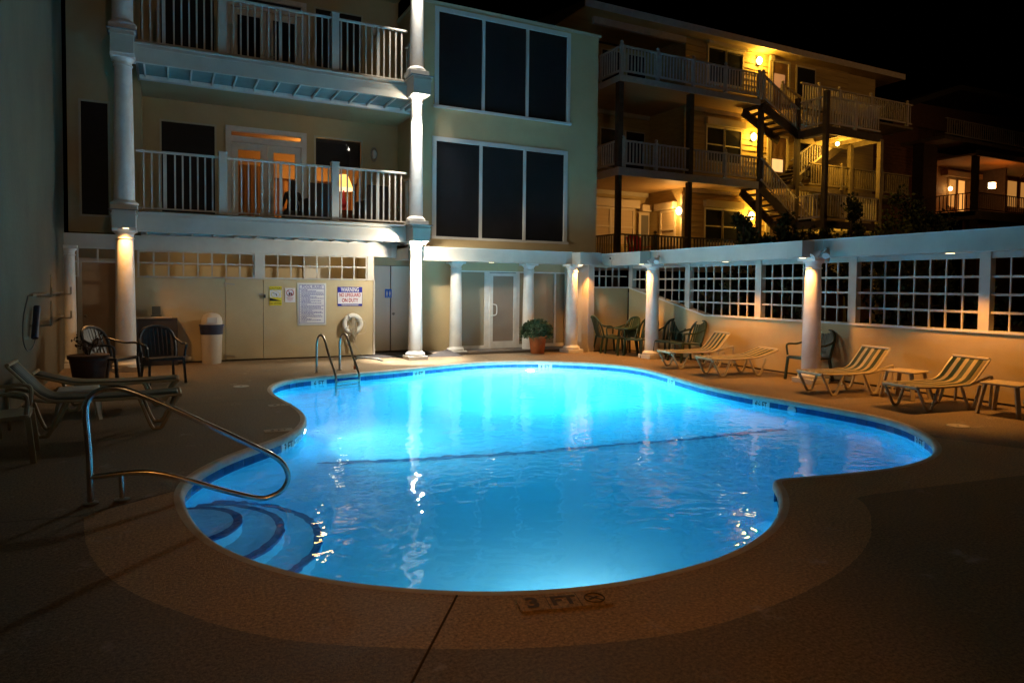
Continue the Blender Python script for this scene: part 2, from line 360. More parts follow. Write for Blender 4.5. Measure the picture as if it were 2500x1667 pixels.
def joint_strip(a,b,wd):
    dx=b[0]-a[0]; dy=b[1]-a[1]; l=math.hypot(dx,dy); nx,ny=-dy/l*wd,dx/l*wd
    return [(a[0]+nx,a[1]+ny),(b[0]+nx,b[1]+ny),(b[0]-nx,b[1]-ny),(a[0]-nx,a[1]-ny)]
joints=[joint_strip((1.40,3.33),(-.60,.55),.006),joint_strip((.12,5.92),(-.56,5.52),.006),joint_strip((-.5,5.5),(-1.73,5.7),.006),joint_strip((6.3,13.2),(6.5,14.4),.008),joint_strip((8.1,6.4),(10.5,6.2),.006),joint_strip((1.42,10.0),(-1.73,10.2),.006)]
# thin groove along the apron edge
an=[]
for i,p in enumerate(APRS):
    a=APRS[max(0,i-1)]; b=APRS[min(len(APRS)-1,i+1)]; l=math.dist(a,b) or 1; an.append((-(b[1]-a[1])/l,(b[0]-a[0])/l))
groove=[(p[0]+q[0]*.0025,p[1]+q[1]*.0025) for p,q in zip(APRS,an)]+[(p[0]-q[0]*.0025,p[1]-q[1]*.0025) for p,q in zip(APRS,an)][::-1]
deckb=[(-1.73,-3.5),(10.6,-3.5),(10.6,14.30),(9.55,14.30),(9.55,15.42),(5.3,15.42),(5.3,16.05),(4.3,16.05),(4.3,16.7),(-1.73,16.7)]
grooves=joints
V,Fc=cdt([edge,deckb]+grooves+[groove],lambda c:(not inside(c,edge)) and inside(c,deckb) and not any(inside(c,g) for g in grooves))
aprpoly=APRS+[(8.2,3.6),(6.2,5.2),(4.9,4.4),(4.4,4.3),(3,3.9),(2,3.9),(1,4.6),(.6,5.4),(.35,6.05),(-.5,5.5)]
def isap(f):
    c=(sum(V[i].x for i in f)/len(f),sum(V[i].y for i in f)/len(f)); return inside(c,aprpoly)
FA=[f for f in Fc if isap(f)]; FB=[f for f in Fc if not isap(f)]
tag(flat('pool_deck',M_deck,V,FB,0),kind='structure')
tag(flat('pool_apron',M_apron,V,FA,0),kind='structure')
# ---------------------------------------------------------------- pool
pool=thing('swimming_pool','curving kidney-shaped swimming pool glowing blue at night','swimming pool')
def sweep(prof,name,m,parent,smooth=True):
    mb=MB(); k=len(OUTR); n=len(prof)
    for d,z in prof: mb.v+=[(p[0]+q[0]*d,p[1]+q[1]*d,z) for p,q in zip(OUTR,NRM)]
    for i in range(n-1):
        for j in range(k):
            mb.f.append((i*k+j,i*k+(j+1)%k,(i+1)*k+(j+1)%k,(i+1)*k+j))
    return mb.build(name,m,parent,smooth)
sweep([(.05,.0012),(.012,.0030),(.0,.001),(-.014,-.008),(-.024,-.022),(-.024,-.060),(-.014,-.074),(.018,-.078)],'coping',M_cop,pool)
sweep([(.020,-.06),(.020,-.25)],'grout_band',M_grout,pool)
ZW=-.14
def depth(x,y):
    # slope break runs from (1.2,7.85) to (7.9,6.65)
    t=(x-1.2)/6.7; yb=7.85-1.2*t; d=y-yb
    return -1.08 if d<0 else -1.08-min(1,d/4.2)*.62
wall_n=14
mb=MB(); k=len(OUTR)
for s in range(wall_n+1):
    u=s/wall_n
    for p,q in zip(OUTR,NRM):
        zf=depth(p[0]-q[0]*.3,p[1]-q[1]*.3); R=.3
        if u<.4: d=.018; z=-.235+(zf+R+.235)*(u/.4)
        else:
            a=(u-.4)/.6*PI/2; d=.018-R*(1-math.cos(a)); z=zf+R-R*math.sin(a)
        mb.v.append((p[0]+q[0]*d,p[1]+q[1]*d,z))
for i in range(wall_n):
    for j in range(k): mb.f.append((i*k+j,i*k+(j+1)%k,(i+1)*k+(j+1)%k,(i+1)*k+j))
mb.build('pool_wall',M_plaster,pool,True)
inner=resample(offset(-.27),.15) if False else offset(-.27)
inner=[p for i,p in enumerate(inner) if i%2==0]
gp=[(x*.3,y*.3) for x in range(1,29) for y in range(9,44) if inside((x*.3,y*.3),inner)]
V,Fc=cdt([inner],lambda c:inside(c,inner),gp)
flat('pool_floor',M_plaster,V,Fc,lambda x,y:depth(x,y)+.002,pool)
# dark tile line across the floor at the break
mb=MB(); L=[(1.33,7.82),(2.5,7.46),(3.7,7.21),(5.0,7.03),(6.2,6.82),(7.7,6.70)]
for i in range(5):
    a,b=L[i],L[i+1]; mb.add([(a[0],a[1]-.055,depth(*a)+.012),(b[0],b[1]-.055,depth(*b)+.012),(b[0],b[1]+.055,depth(*b)+.012),(a[0],a[1]+.055,depth(*a)+.012)],[(0,1,2,3)])
mb.build('floor_line',M_nos,pool)
# corner steps with dark nosing
for r,z in ((.43,-.36),(.74,-.60),(1.03,-.84)):
    c=(.08,5.66); n=40; a0,a1=-1.25*PI/2-.15,1.25*PI/2
    poly=[(c[0]+r*math.cos(2*PI*i/48),c[1]+r*math.sin(2*PI*i/48)) for i in range(48)]
    st=MB().prism(poly,-1.2,z).build('step',M_plaster,pool)
    nb=MB()
    prof=[(r-.062,z+.003),(r+.003,z+.003),(r+.003,z-.05)]
    nb.v=[(c[0]+q*math.cos(2*PI*i/48),c[1]+q*math.sin(2*PI*i/48),zz) for q,zz in prof for i in range(48)]
    nb.f=[(s*48+i,s*48+(i+1)%48,(s+1)*48+(i+1)%48,(s+1)*48+i) for s in range(2) for i in range(48)]
    nb.build('nosing',M_nos,st)
# tile band: every tile a part
TP=resample(OUTS,.152); TN=normals(TP)
tm=[MB().box(-.073,.073,-.006,.006,-.078,.078).mesh('tile',q) for q in (M_tileb,M_tileb2)]
marks={ }
def nearest(x,y): return min(range(len(TP)),key=lambda i:math.dist(TP[i],(x,y)))
MK=[(2.35,12.25,'6 FT'),(4.45,12.77,'6 FT'),(7.25,12.98,'6 FT'),(8.33,9.9,'6 FT'),(8.005,7.5,'4½ FT'),(7.72,4.82,'3 FT'),(1.15,7.54,'3 FT'),(1.45,8.25,'')]
skip={}
for x,y,s in MK:
    i=nearest(x,y); skip[i]=s; skip[(i+1)%len(TP)]=None
for i,(p,n) in enumerate(zip(TP,TN)):
    if i in skip: continue
    if i>=300: break
    inst(tm[(i*7+i//3)%3==0],'tile',pool,(p[0]+n[0]*.014,p[1]+n[1]*.014,-.152),(0,random.uniform(-.01,.01),math.atan2(n[1],n[0])-PI/2))
for x,y,s in MK:
    i=nearest(x,y); a=TP[i]; b=TP[(i+1)%len(TP)]; n=TN[i]; cx,cy_=(a[0]+b[0])/2+n[0]*.012,(a[1]+b[1])/2+n[1]*.012
    ang=math.atan2(b[1]-a[1],b[0]-a[0])
    t=MB().box(-.15,.15,-.006,.006,-.078,.078).build('depth_tile',M_tilew,pool); t.location=(cx,cy_,-.152); t.rotation_euler=(0,0,ang)
    t['label']='white depth marker tile'
    # local -y faces inward to the water (path clockwise, outward is left = +y)
    if s:
        text(s,(0,-.0075,.015),.13,M_ink,t,bold=.002,sx=.62 if '½' in s else .85)
        MB().box(-.0015,.0015,-.0072,-.0066,-.078,.078).build('tile_seam',M_grout,t)
water_out=resample(offset(.03),.12)
MW=MB(); kw=len(water_out)
V,Fc=cdt([water_out],lambda c:inside(c,water_out))
used=list(range(len(V))); MW.v=[(q.x,q.y,ZW) for q in V]+[(q.x,q.y,-2.3) for q in V]
for f in Fc:
    a,b,c=[MW.v[i] for i in f[:3]]; g=tuple(f) if (b[0]-a[0])*(c[1]-a[1])-(b[1]-a[1])*(c[0]-a[0])>0 else tuple(f)[::-1]
    MW.f.append(g); MW.f.append(tuple(i+len(V) for i in g[::-1]))
for i in range(kw):   # outline vertices come first, in clockwise order
    j=(i+1)%kw; MW.f.append((i,j,j+len(V),i+len(V)))
wob=MW.build('water',M_water); tag(wob,kind='structure')
bm=bmesh.new(); bm.from_mesh(wob.data); bmesh.ops.recalc_face_normals(bm,faces=bm.faces); bm.to_mesh(wob.data); bm.free()
# skimmer throat and return disc on the right wall
i=nearest(8.08,6.95); p=TP[i]; n=TN[i]
o=MB().lathe([(.07,-.012),(.07,.0),(.055,.004)],n=20).build('return_cover',M_tilew,pool,True); o.location=(p[0]-n[0]*.002,p[1]-n[1]*.002,-.14); o.rotation_euler=(PI/2,0,math.atan2(n[1],n[0])-PI/2)
# underwater light
lampP=Vector((7.08,13.05,-.62))
ul=MB().lathe([(.14,-.02),(.14,.0),(.115,.01)],n=24).build('pool_light',M_steel2,pool,True); ul.location=lampP; ul.rotation_euler=Vector((-.42,-.9,0)).to_track_quat('Z','Y').to_euler()
ll=MB().lathe([(.11,.011),(.09,.03),(.001,.04)],n=24).build('lens',M_lampw,ul,True)
dirp=Vector((-.42,-.9,0)).normalized()
point('pool_light_beam',lampP+dirp*.17,3200,(1,.97,.92),.06)
l=bpy.data.lights.new('pool_light_flood','SPOT'); l.spot_size=math.radians(125); l.spot_blend=.8; l.shadow_soft_size=.10; l.energy=1900; l.color=(1,.98,.95)
o=bpy.data.objects.new('pool_light_flood',l); link_light(o,lampP+dirp*.06,(dirp.x,dirp.y,-.42))
spot('pool_light_core',lampP+dirp*.08,(dirp.x,dirp.y,-1.0),6500,(1,.93,.84),72,.9,.1)
for px_,py_,dx_,dy_,pw in ((2.25,3.045,.15,1,130),(1.50,8.75,1,-.25,400)):  # extra unseen pool lights, added to even out the glow in the water
    dv_=Vector((dx_,dy_,0)).normalized(); b_=Vector((px_,py_,-.52))
    u2=MB().lathe([(.14,-.02),(.14,.0),(.115,.01)],n=24).build('pool_light',M_steel2,pool,True); u2.location=b_; u2.rotation_euler=dv_.to_track_quat('Z','Y').to_euler()
    MB().lathe([(.11,.011),(.09,.03),(.001,.04)],n=24).build('lens',M_lampw,u2,True)
    spot('pool_light_added',b_+dv_*.12,(dv_.x,dv_.y,-.06),pw,(1,.98,.95),150,1.0,.08)
# ---------------------------------------------------------------- metalwork at the pool
def arc(c,r,a0,a1,n,pl):   # pl maps (u,v)->xyz
    return [pl(c[0]+r*math.cos(a0+(a1-a0)*i/n),c[1]+r*math.sin(a0+(a1-a0)*i/n)) for i in range(n+1)]
hr=thing('hand_rail','bent stainless hand rail looping out over the pool corner steps','hand rail',(-.51,5.76,0),math.radians(0))
rp=catmull([(0,0,-.02),(-.005,0,.35),(-.025,0,.66),(-.005,0,.77),(.05,0,.825),(.14,0,.845),(.25,0,.82),(.48,0,.70),(.77,0,.53),(1.06,0,.355),(1.27,0,.225),(1.355,0,.135),(1.385,0,.03),(1.34,0,-.06),(1.25,0,-.105),(1.15,0,-.105),(.92,0,-.02),(.62,0,.11),(.45,0,.175),(.33,0,.20),(.2,0,.205),(0,0,.20)],6,False)
MB().tube(rp,.0215,14).build('rail_tube',M_steel,hr,True)
MB().tube([(.20,0,0),(.195,0,.19)],.018,12).build('support_post',M_steel,hr,True)
for x in (0,.20): MB().lathe([(.052,.0),(.052,.012),(.03,.02)],(x,0,.004),20).build('flange',M_steel2,hr,True)
ld=thing('pool_ladder','two-hoop stainless steel pool ladder at the far edge','ladder')
for (bx,by,fx,fy) in ((2.44,12.72,2.68,12.08),(2.90,12.90,3.14,12.26)):
    dx,dy=fx-bx,fy-by
    q=lambda t,z:(bx+dx*t,by+dy*t,z)
    pts=catmull([q(0,0),q(0,.35),q(.02,.56),q(.12,.68),q(.28,.69),q(.42,.58),q(.62,.32),(q(.86,.06)),q(.93,-.08),q(.94,-.4),q(.94,-1.3)],5,False)
    MB().tube(pts,.021,12).build('ladder_rail',M_steel2,ld,True)
    MB().lathe([(.05,0),(.05,.012),(.03,.018)],(bx,by,.002),16).build('flange',M_steel2,ld,True)
for z in (-.115,-.40,-.70): MB().bar((2.665,12.12,z),(3.125,12.30,z),.07,.03).build('tread',M_steel2,ld)
fp=thing('fill_spout','bent water pipe with red collar beside the pool ladder','pipe')
MB().tube(catmull([(3.22,12.98,0),(3.21,13.0,.16),(3.27,12.98,.215),(3.36,12.95,.22),(3.62,12.85,.19),(3.70,12.80,.15)],5,False),.019,10).build('spout_tube',M_steel2,fp,True)
MB().lathe([(.03,0),(.038,.02),(.038,.06),(.028,.07)],(3.22,12.98,.0),12).build('collar',M_terra,fp,True)
M_worn=mat('worn_ink',(.10,.07,.045),.8,var=.5,vs_=30)
# ---------------------------------------------------------------- pool deck depth mark near the camera
dm=thing('deck_depth_mark','inlaid 3 FT deck marker with no diving symbol','depth marker',(1.81,2.945,.0),math.radians(-15))
MB().box(-.24,.24,-.075,.075,.0045,.0075).build('marker_tile',M_apron,dm)
M_worn=mat('worn_ink',(.10,.07,.045),.8,var=.5,vs_=30)
text('3',(-.165,0,.009),.15,M_worn,dm,rot=(0,0,0),bold=.005)
text('FT',(-.0,0,.009),.13,M_worn,dm,rot=(0,0,0),bold=.004)
MB().tube([(.165+.052*math.cos(2*PI*i/24),.052*math.sin(2*PI*i/24),.009) for i in range(24)],.004,5,True).build('prohibition_ring',M_worn,dm)
MB().bar((.125,.035,.0095),(.205,-.035,.0095),.009,.002).build('slash',M_worn,dm)
MB().bar((.135,-.012,.009),(.185,.012,.009),.014,.002).build('diver_mark',M_worn,dm)
for x in (-.085,.08): MB().box(x-.002,x+.002,-.075,.075,.0076,.0086).build('seam',M_joint,dm)
for x,y,l in ((1.03,11.46,'pale round deck lid left of the pool ladder'),(1.34,9.47,'pale square deck marker on the left pool bulge'),(1.09,7.83,'worn deck marker tile above the left 3 FT tile'),(8.45,4.8,'faint deck lid right of the far pool end')):
    t=thing('access_cover',l,'access cover',(x,y,0),0,'lids and markers set in the deck')
    if 'round' in l or 'faint' in l: MB().lathe([(.12,.001),(.118,.006)],n=24).build('lid',M_cop,t); MB().lathe([(.015,.006),(.012,.009)],n=10).build('screw',M_joint,t)
    else: MB().box(-.15,.15,-.075,.075,.001,.006).build('tile',M_cop,t); text('6 FT' if y>9 else '3 FT',(0,0,.0075),.1,M_worn,t,rot=(0,0,0))
# ---------------------------------------------------------------- left boundary wall
lw=thing('boundary_wall','tall grey stucco side wall along the left of the deck','wall')
poly=[(-1.73,-4),(-1.73,15.35)]+[(-1.73-.28*(1-math.cos(a)),15.35+.28*math.sin(a)) for a in (.3,.6,.9,1.2,PI/2)]+[(-2.2,15.63),(-2.2,-4)]
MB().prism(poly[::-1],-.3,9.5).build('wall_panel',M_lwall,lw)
hg=thing('wall_hooks','pair of long metal pole hangers on the left wall','hooks')
for z in (1.43,1.0):
    MB().bar((-1.70,11.6,z),(-1.70,14.75,z+.0),.03,.035).build('hanger_bar',M_steel2,hg)
    for y in (12.2,14.55):
        MB().bar((-1.72,y,z-.03),(-1.55,y,z-.03),.03,.03).bar((-1.55,y,z-.03),(-1.55,y,z+.10),.03,.03).build('hook',M_steel2,hg)
    MB().box(-1.728,-1.71,13.5,13.56,z+.0,z+.30).build('back_plate',M_steel2,hg)
pw=thing('pool_brush','navy foam tube with a looped cord hung on the left wall','pool tool')
MB().tube([(-1.66,11.75,1.26),(-1.66,11.5,.83)],.045,10).build('foam_tube',M_lid,pw,True)
MB().tube(catmull([(-1.70,11.3,1.42),(-1.70,10.95,1.15),(-1.70,10.9,.85),(-1.70,11.2,.68),(-1.70,11.65,.70),(-1.70,11.85,.85),(-1.70,11.7,.95)],6,False),.008,6).build('cord',M_black,pw,True)
# ---------------------------------------------------------------- hotel building
ho=thing('hotel_building','tan stucco hotel with stacked balconies and big dark windows','building')
def wall_y(parent,m,y,th,x0,x1,z0,z1,holes,name='wall'):
    mb=MB(); xs=sorted({x0,x1,*[h[0] for h in holes],*[h[1] for h in holes]}); zs=sorted({z0,z1,*[h[2] for h in holes],*[h[3] for h in holes]})
    for i in range(len(xs)-1):
        # merge vertical runs
        run=None
        for j in range(len(zs)-1):
            cx=(xs[i]+xs[i+1])/2; cz=(zs[j]+zs[j+1])/2
            hole=any(h[0]<cx<h[1] and h[2]<cz<h[3] for h in holes)
            if not hole: run=(run[0],zs[j+1]) if run else (zs[j],zs[j+1])
            if hole or j==len(zs)-2:
                if run: mb.box(xs[i],xs[i+1],y,y+th,*run)
                run=None
    return mb.build(name,m,parent)
YB=17.0; YR=15.42
# right block with the two big triple windows
WB=[(5.70,9.36,2.80,5.12),(5.75,9.41,5.91,8.17)]
wall_y(ho,M_stucco,YR,.25,5.3,10.34,2.44,8.27,WB)
box('side_wall',M_stucco,5.3,5.55,YR+.25,YB+.2,2.44,8.27,ho)
box('end_wall',M_stucco,10.09,10.34,YR+.25,22,2.44,8.27,ho)
box('parapet_cap',M_trim,5.25,10.39,YR-.05,22,8.27,8.33,ho)
for x0,x1,z0,z1 in WB:
    wn=MB().box(x0-.05,x0+.05,YR-.03,YR+.06,z0,z1+.05).box(x1-.05,x1+.05,YR-.03,YR+.06,z0,z1+.05).box(x0+.05,x1-.05,YR-.031,YR+.06,z1-.05,z1+.05).build('window_frame',M_frame,ho)
    box('sill',M_frame,x0-.08,x1+.08,YR-.07,YR+.05,z0-.06,z0+.0,wn,bevel=.008)
    wd=(x1-x0)/3
    for i in (1,2): box('mullion',M_frame,x0+wd*i-.035,x0+wd*i+.035,YR-.026,YR+.06,z0,z1-.05,wn)
    for i in range(3): box('pane',M_screen,x0+wd*i+.03,x0+wd*(i+1)-.03,YR+.02,YR+.04,z0,z1-.05,wn)
# balcony back walls with windows and french doors
def pane_box(x0,x1,z0,z1,y,parent,m=M_screen,fr=.04):
    wn=MB().box(x0-fr,x0,y-.02,y+.05,z0-fr,z1+fr).box(x1,x1+fr,y-.02,y+.05,z0-fr,z1+fr).box(x0,x1,y-.02,y+.05,z1,z1+fr).box(x0,x1,y-.02,y+.05,z0-fr,z0).build('window_frame',M_trim,parent)
    box('pane',m,x0,x1,y+.01,y+.02,z0,z1,wn); return wn
for lv,dz in ((2,0),(3,3.07)):
    holes=[(1.22,3.02,2.90+dz,5.24+dz),(3.24,4.35,3.15+dz,5.18+dz),(-.085,.99,3.15+dz,5.18+dz)]
    wall_y(ho,M_stucco,YB,.2,-.55,5.3,2.9+dz,5.97+dz if dz==0 else 9.6,holes)
    pane_box(-.085,.99,3.15+dz,5.18+dz,YB,ho)
    zt=5.24+dz
    fd=MB().box(1.22,1.34,YB-.04,YB+.1,2.9+dz,zt).box(2.90,3.02,YB-.04,YB+.1,2.9+dz,zt).box(1.34,2.90,YB-.04,YB+.1,zt-.11,zt).box(1.34,2.90,YB-.04,YB+.1,zt-.36,zt-.22).build('french_door',M_white,ho)
    box('transom_pane',M_clear if lv==2 else M_glass,1.34,2.90,YB+.02,YB+.03,zt-.22,zt-.11,fd)
    for a,b in ((1.345,2.115),(2.125,2.895)):
        lf=MB().box(a,a+.14,YB-.01,YB+.04,2.93+dz,zt-.365).box(b-.14,b,YB-.01,YB+.04,2.93+dz,zt-.365).box(a+.14,b-.14,YB-.01,YB+.04,zt-.52,zt-.365).box(a+.14,b-.14,YB-.01,YB+.04,2.93+dz,3.2+dz)
        lf.build('door_leaf',M_white,fd)
        box('pane',M_clear if lv==2 else M_glass,a+.14,b-.14,YB+.01,YB+.018,3.2+dz,zt-.52,fd)
    for x in (2.05,2.20): MB().tube([(x,YB-.02,3.86+dz),(x,YB-.06,3.86+dz),(x+(.08 if x>2.1 else -.08),YB-.065,3.85+dz)],.011,6).build('lever_handle',M_steel2,fd)
    if lv==3: pane_box(3.24,4.35,3.15+dz,5.18+dz,YB,ho)
    else:
        wn=pane_box(3.24,4.35,3.15,5.18,YB,ho,M_clear)
        box('dark_blind',M_screen,3.25,4.34,YB+.03,YB+.04,4.47,5.17,wn)
    # wall lantern, unlit
    wl=MB().tube([(4.67+.09*math.cos(a)*.8,YB-.03,4.9+dz+.17*math.sin(a)) for a in [2*PI*i/20 for i in range(20)]],.014,6,True).build('wall_lantern',M_steel2,ho,True)
    MB().ball((4.67,YB-.03,4.9+dz),.07,8,1.7).build('lantern_glass',M_frame,wl,True)
# left section of facade
wall_y(ho,M_stucco,16.0,.2,-1.73,-.45,2.62,9.6,[(-1.50,-1.04,2.97,5.20)])
pane_box(-1.50,-1.04,2.97,5.20,16.0,ho)
box('side_wall',M_stucco,-.47,-.45,16.2,YB,2.62,9.6,ho)
# balcony slabs, fascias
for z0,z1 in ((2.56,2.90),(5.64,5.97),(8.72,9.05)):
    box('balcony_slab',M_beam,-.50,5.0,14.42,YB,z0+.10,z1-.01,ho)
    fa=box('fascia',M_beam,-.50,4.72,14.30,14.38,z0,z1,ho)
    box('fascia_cap',M_beam,-.50,4.72,14.27,14.38,z1,z1+.025,fa); box('fascia_moulding',M_beam,-.50,4.72,14.285,14.30,z1-.07,z1-.05,fa)
    box('fascia_side',M_beam,4.95,5.03,14.5,YR,z0,z1,ho)
    ib=box('soffit_beam',M_white,-.45,5.28,15.35,15.47,z0-.02,z0+.099,ho)
    sp=box('soffit_panel',M_soffit,-.45,4.95,14.38,15.35,z0+.06,z0+.085,ho)
    bt=MB().box(-.014,.014,14.385,15.345,z0+.01,z0+.058).mesh('batten',M_white)
    for i in range(14): inst(bt,'batten',sp,(-.35+i*.40,0,0))
    box('ceiling',M_stucco,-.45,5.28,15.47,YB,z0+.03,z0+.095,ho)
box('balcony_floor_edge',M_dwood,-.5,4.72,14.28,14.45,2.926,2.945,ho)
# lit room behind the french doors
rm=thing('lounge_room','warm lit sitting room behind the second floor balcony doors','room')
MB().box(.9,5.0,20.2,20.3,2.9,5.5).build('room_wall',M_room,rm); MB().box(.8,.9,17.2,20.3,2.9,5.5).box(5.0,5.1,17.2,20.3,2.9,5.5).build('side_wall',M_room,rm)
MB().box(.9,5.0,17.2,20.2,5.4,5.5).build('ceiling',M_room,rm); MB().box(.9,5.0,17.2,20.2,2.85,2.9).build('floor',M_roomf,rm)
def curtain(parent,x0,x1,y,z0,z1,m):
    mb=MB(); n=int((x1-x0)/.025)
    for i in range(n+1):
        x=x0+(x1-x0)*i/n; yy=y+.035*math.sin(i*1.05); mb.v+=[(x,yy,z0),(x,yy,z1)]
    mb.f=[(2*i,2*i+2,2*i+3,2*i+1) for i in range(n)]
    return mb.build('curtain',m,parent,True)
curtain(rm,1.4,2.35,17.45,2.95,4.45,M_curt); curtain(rm,2.4,4.9,20.0,3.3,4.55,M_curt)
box('valance',M_room,2.3,4.95,19.85,20.05,4.55,4.75,rm)
tl=thing('table_lamp','glowing cream table lamp behind the right balcony window','lamp',(4.09,17.75,3.55))
box('side_table',M_roomf,-.3,.3,-.25,.25,-.63,-.03,None).parent=tl
MB().lathe([(.07,-.03),(.09,.0),(.05,.05),(.09,.14),(.03,.30),(.02,.5)],n=16).build('lamp_base',M_red,tl,True)
MB().lathe([(.235,.56),(.20,.66),(.14,.80),(.105,.90)],n=24).build('lamp_shade',mat('shade',(.8,.6,.3),.8,emit=(1,.52,.12),es=2.2),tl,True)
MB().lathe([(.25,.50),(.25,.545),(.24,.56)],n=24).build('shade_rim',mat('shade_rim',(.8,.6,.4),.8,emit=(1,.72,.42),es=1.6),tl,True)
point('lounge_fill',(3.6,18.6,4.9),75,(1,.50,.14),.15)  # added light filling the room, apart from the table lamp
# ---------------------------------------------------------------- balcony railings
def railing(name,label,z,y,x0,x1,bigs,smalls,group):
    t=thing(name,label,'railing',(0,0,0),0,group)
    MB().box(x0,x1,y-.03,y+.03,z+1.09,z+1.135).build('top_rail',M_beam,t,bevel=.008)
    box('bottom_rail',M_beam,x0,x1,y-.02,y+.02,z+.045,z+.075,t)
    bm=MB().box(-.014,.014,-.012,.012,z+.075,z+1.09).mesh('baluster',M_beam)
    n=round((x1-x0)/.131)
    for i in range(1,n):
        x=x0+(x1-x0)*i/n
        if all(abs(x-b)>.10 for b in bigs) and all(abs(x-b)>.07 for b in smalls): inst(bm,'baluster',t,(x,y,0))
    for b in bigs: MB().box(b-.075,b+.075,y-.075,y+.075,z,z+1.2).box(b-.085,b+.085,y-.085,y+.085,z+1.2,z+1.22).build('post',M_beam,t)
    for b in smalls: box('mid_post',M_beam,b-.03,b+.03,y-.02,y+.02,z+.0755,z+1.0895,t)
    return t
for z,l,nm in ((2.945,'white balustrade of the lower balcony in front of the lit doors','balcony_railing'),(6.0,'white balustrade of the upper balcony above the ribbed soffit','balcony_railing')):
    railing(nm,l,z,14.42,-.5,4.70,(.985,3.14),(-.02,2.06,4.05),'hotel balcony railings')
for z,l in ((2.945,'short return rail on the right side of the lower balcony'),(6.0,'short return rail on the right side of the upper balcony')):
    t=thing('side_railing',l,'railing',(0,0,0),0,'balcony side railings')
    box('top_rail',M_beam,4.95,5.01,14.6,15.4,z+1.09,z+1.135,t); box('bottom_rail',M_beam,4.96,5.0,14.6,15.4,z+.045,z+.075,t)
    bm=MB().box(-.009,.009,-.009,.009,z+.075,z+1.09).mesh('baluster',M_beam)
    for i in range(6): inst(bm,'baluster',t,(4.98,14.68+i*.13,0))
# ---------------------------------------------------------------- columns
def column(label,x,y,z0,z1,r=.155,group='round white pergola columns',plinth=True,cap=True,m=M_white):
    t=thing('column',label,'column',(x,y,z0),0,group); h=z1-z0
    b=.0
    if plinth:
        box('plinth',m,-.215,.215,-.215,.215,.0,.085,t,bevel=.006); b=.085
        MB().lathe([(r+.045,b),(r+.058,b+.02),(r+.058,b+.045),(r+.04,b+.065),(r+.018,b+.075),(r+.004,b+.10)],n=32).build('base_ring',m,t,True); b+=.095
    pr=[]
    for i in range(9):
        u=i/8; pr.append((r*(1-.17*u**1.6),b+(h-.19-b)*u))
    MB().lathe(pr,n=36).build('shaft',m,t,True)
    rt=r*.83
    if cap:
        MB().lathe([(rt,h-.192),(rt+.018,h-.186),(rt+.018,h-.172),(rt+.002,h-.165),(rt+.002,h-.12),(rt+.012,h-.10),(rt+.04,h-.07),(rt+.045,h-.06)],n=32).build('capital',m,t,True)
        box('abacus',m,-rt-.055,rt+.055,-rt-.055,rt+.055,h-.06,h,t,bevel=.004)
    else: MB().lathe([(rt,h-.192),(rt+.02,h-.08),(rt+.05,h)],n=32).build('capital',m,t,True)
    return t
CX,CY=4.85,14.235; LX=-.68
G2='columns stacked under the balconies'
column('bright white ground floor column left of the glass doors, under the balcony corner',CX,CY,0,2.57,group=G2)
column('brightly lit second storey column at the right balcony corner',CX,CY,2.93,5.72,.15,group=G2)
column('brightly lit top storey column at the upper right balcony corner',CX,CY,6.13,9.0,.15,group=G2)
column('warm lit ground floor column at the left end of the balconies',LX,14.29,0,2.60,.17,group=G2)
column('dim second storey column at the left balcony end',LX,14.29,2.93,5.70,.17,group=G2)
column('dim top storey column at the upper left balcony end',LX,14.29,6.13,9.0,.17,group=G2)
G3='pergola columns round the pool'
column('back column just left of the glass entrance doors',6.12,15.02,0,2.20,.15,group=G3)
column('back column between the glass door and the potted plant',8.08,15.02,.06,2.20,.15,group=G3,plinth=False)
column('orange lit column right of the potted plant at the deck corner',8.95,14.36,0,2.18,.15,group=G3)
column('column in front of the stacked green chairs',9.96,12.5,0,2.165,.155,group=G3)
column('column between two striped loungers near the lattice wall',9.98,8.16,0,2.165,.155,group=G3)
column('thin pilaster in the far left corner by the door',-1.66,15.32,0,2.31,.12,group=G3)
# capital blocks with downlights
def downlight(label,x,y,z,r=.055,m=M_lamps,power=40,color=WARM2,size=110,d=(0,0,-1),group='recessed downlights',blend=.5,bulb=False):
    t=thing('downlight',label,'downlight',(x,y,z),0,group)
    MB().lathe([(r+.015,-.010),(r+.015,.0)],n=20).build('trim_ring',M_beam,t)
    MB().lathe([(r,-.0125),(r,-.0104)],n=20).build('lens',m,t)
    if bulb:
        MB().ball((0,0,-.03),.035,6).build('bulb',m,t,True); point('downlight_bulb',(x,y,z-.085),power,color,.03)
    elif power: spot('downlight_beam',(x,y,z-.03),d,power,color,size,blend,.035)
    return t
def capblock(label,x0,x1,y0,y1,z0,z1,cap=True):
    t=thing('capital_block',label,'beam end block',(0,0,0),0,'boxed beam end blocks')
    box('block',M_beam,x0,x1,y0,y1,z0,z1,t,bevel=.006)
    if cap:
        box('top_cap',mat('cap_slate',(.10,.13,.16),.5),x0-.05,x1+.05,y0-.05,y1,z1+.012,z1+.022,t)
        box('cap_fillet',M_beam,x0-.03,x1+.03,y0-.03,y1,z1,z1+.012,t); box('moulding',M_beam,x0-.015,x1+.015,y0-.015,y1-.01,z1-.07,z1-.05,t)
    return t
capblock('blue lit end block of the lower balcony beam on the bright column',4.655,5.045,13.85,14.50,2.562,2.89)
capblock('end block of the upper balcony beam on the bright column',4.655,5.045,13.85,14.50,5.67,6.03)
capblock('grey end block of the lower balcony beam at the left column',-.865,-.49,13.90,14.50,2.595,2.89)
capblock('grey end block of the upper balcony beam at the left column',-.87,-.50,14.06,14.50,5.70,6.09)
capblock('pergola block over the orange lit corner column',8.97,9.31,14.04,14.418,2.17,2.468,False)
capblock('pergola block over the column by the stacked chairs',9.55,9.848,12.445,12.76,2.162,2.442,False)
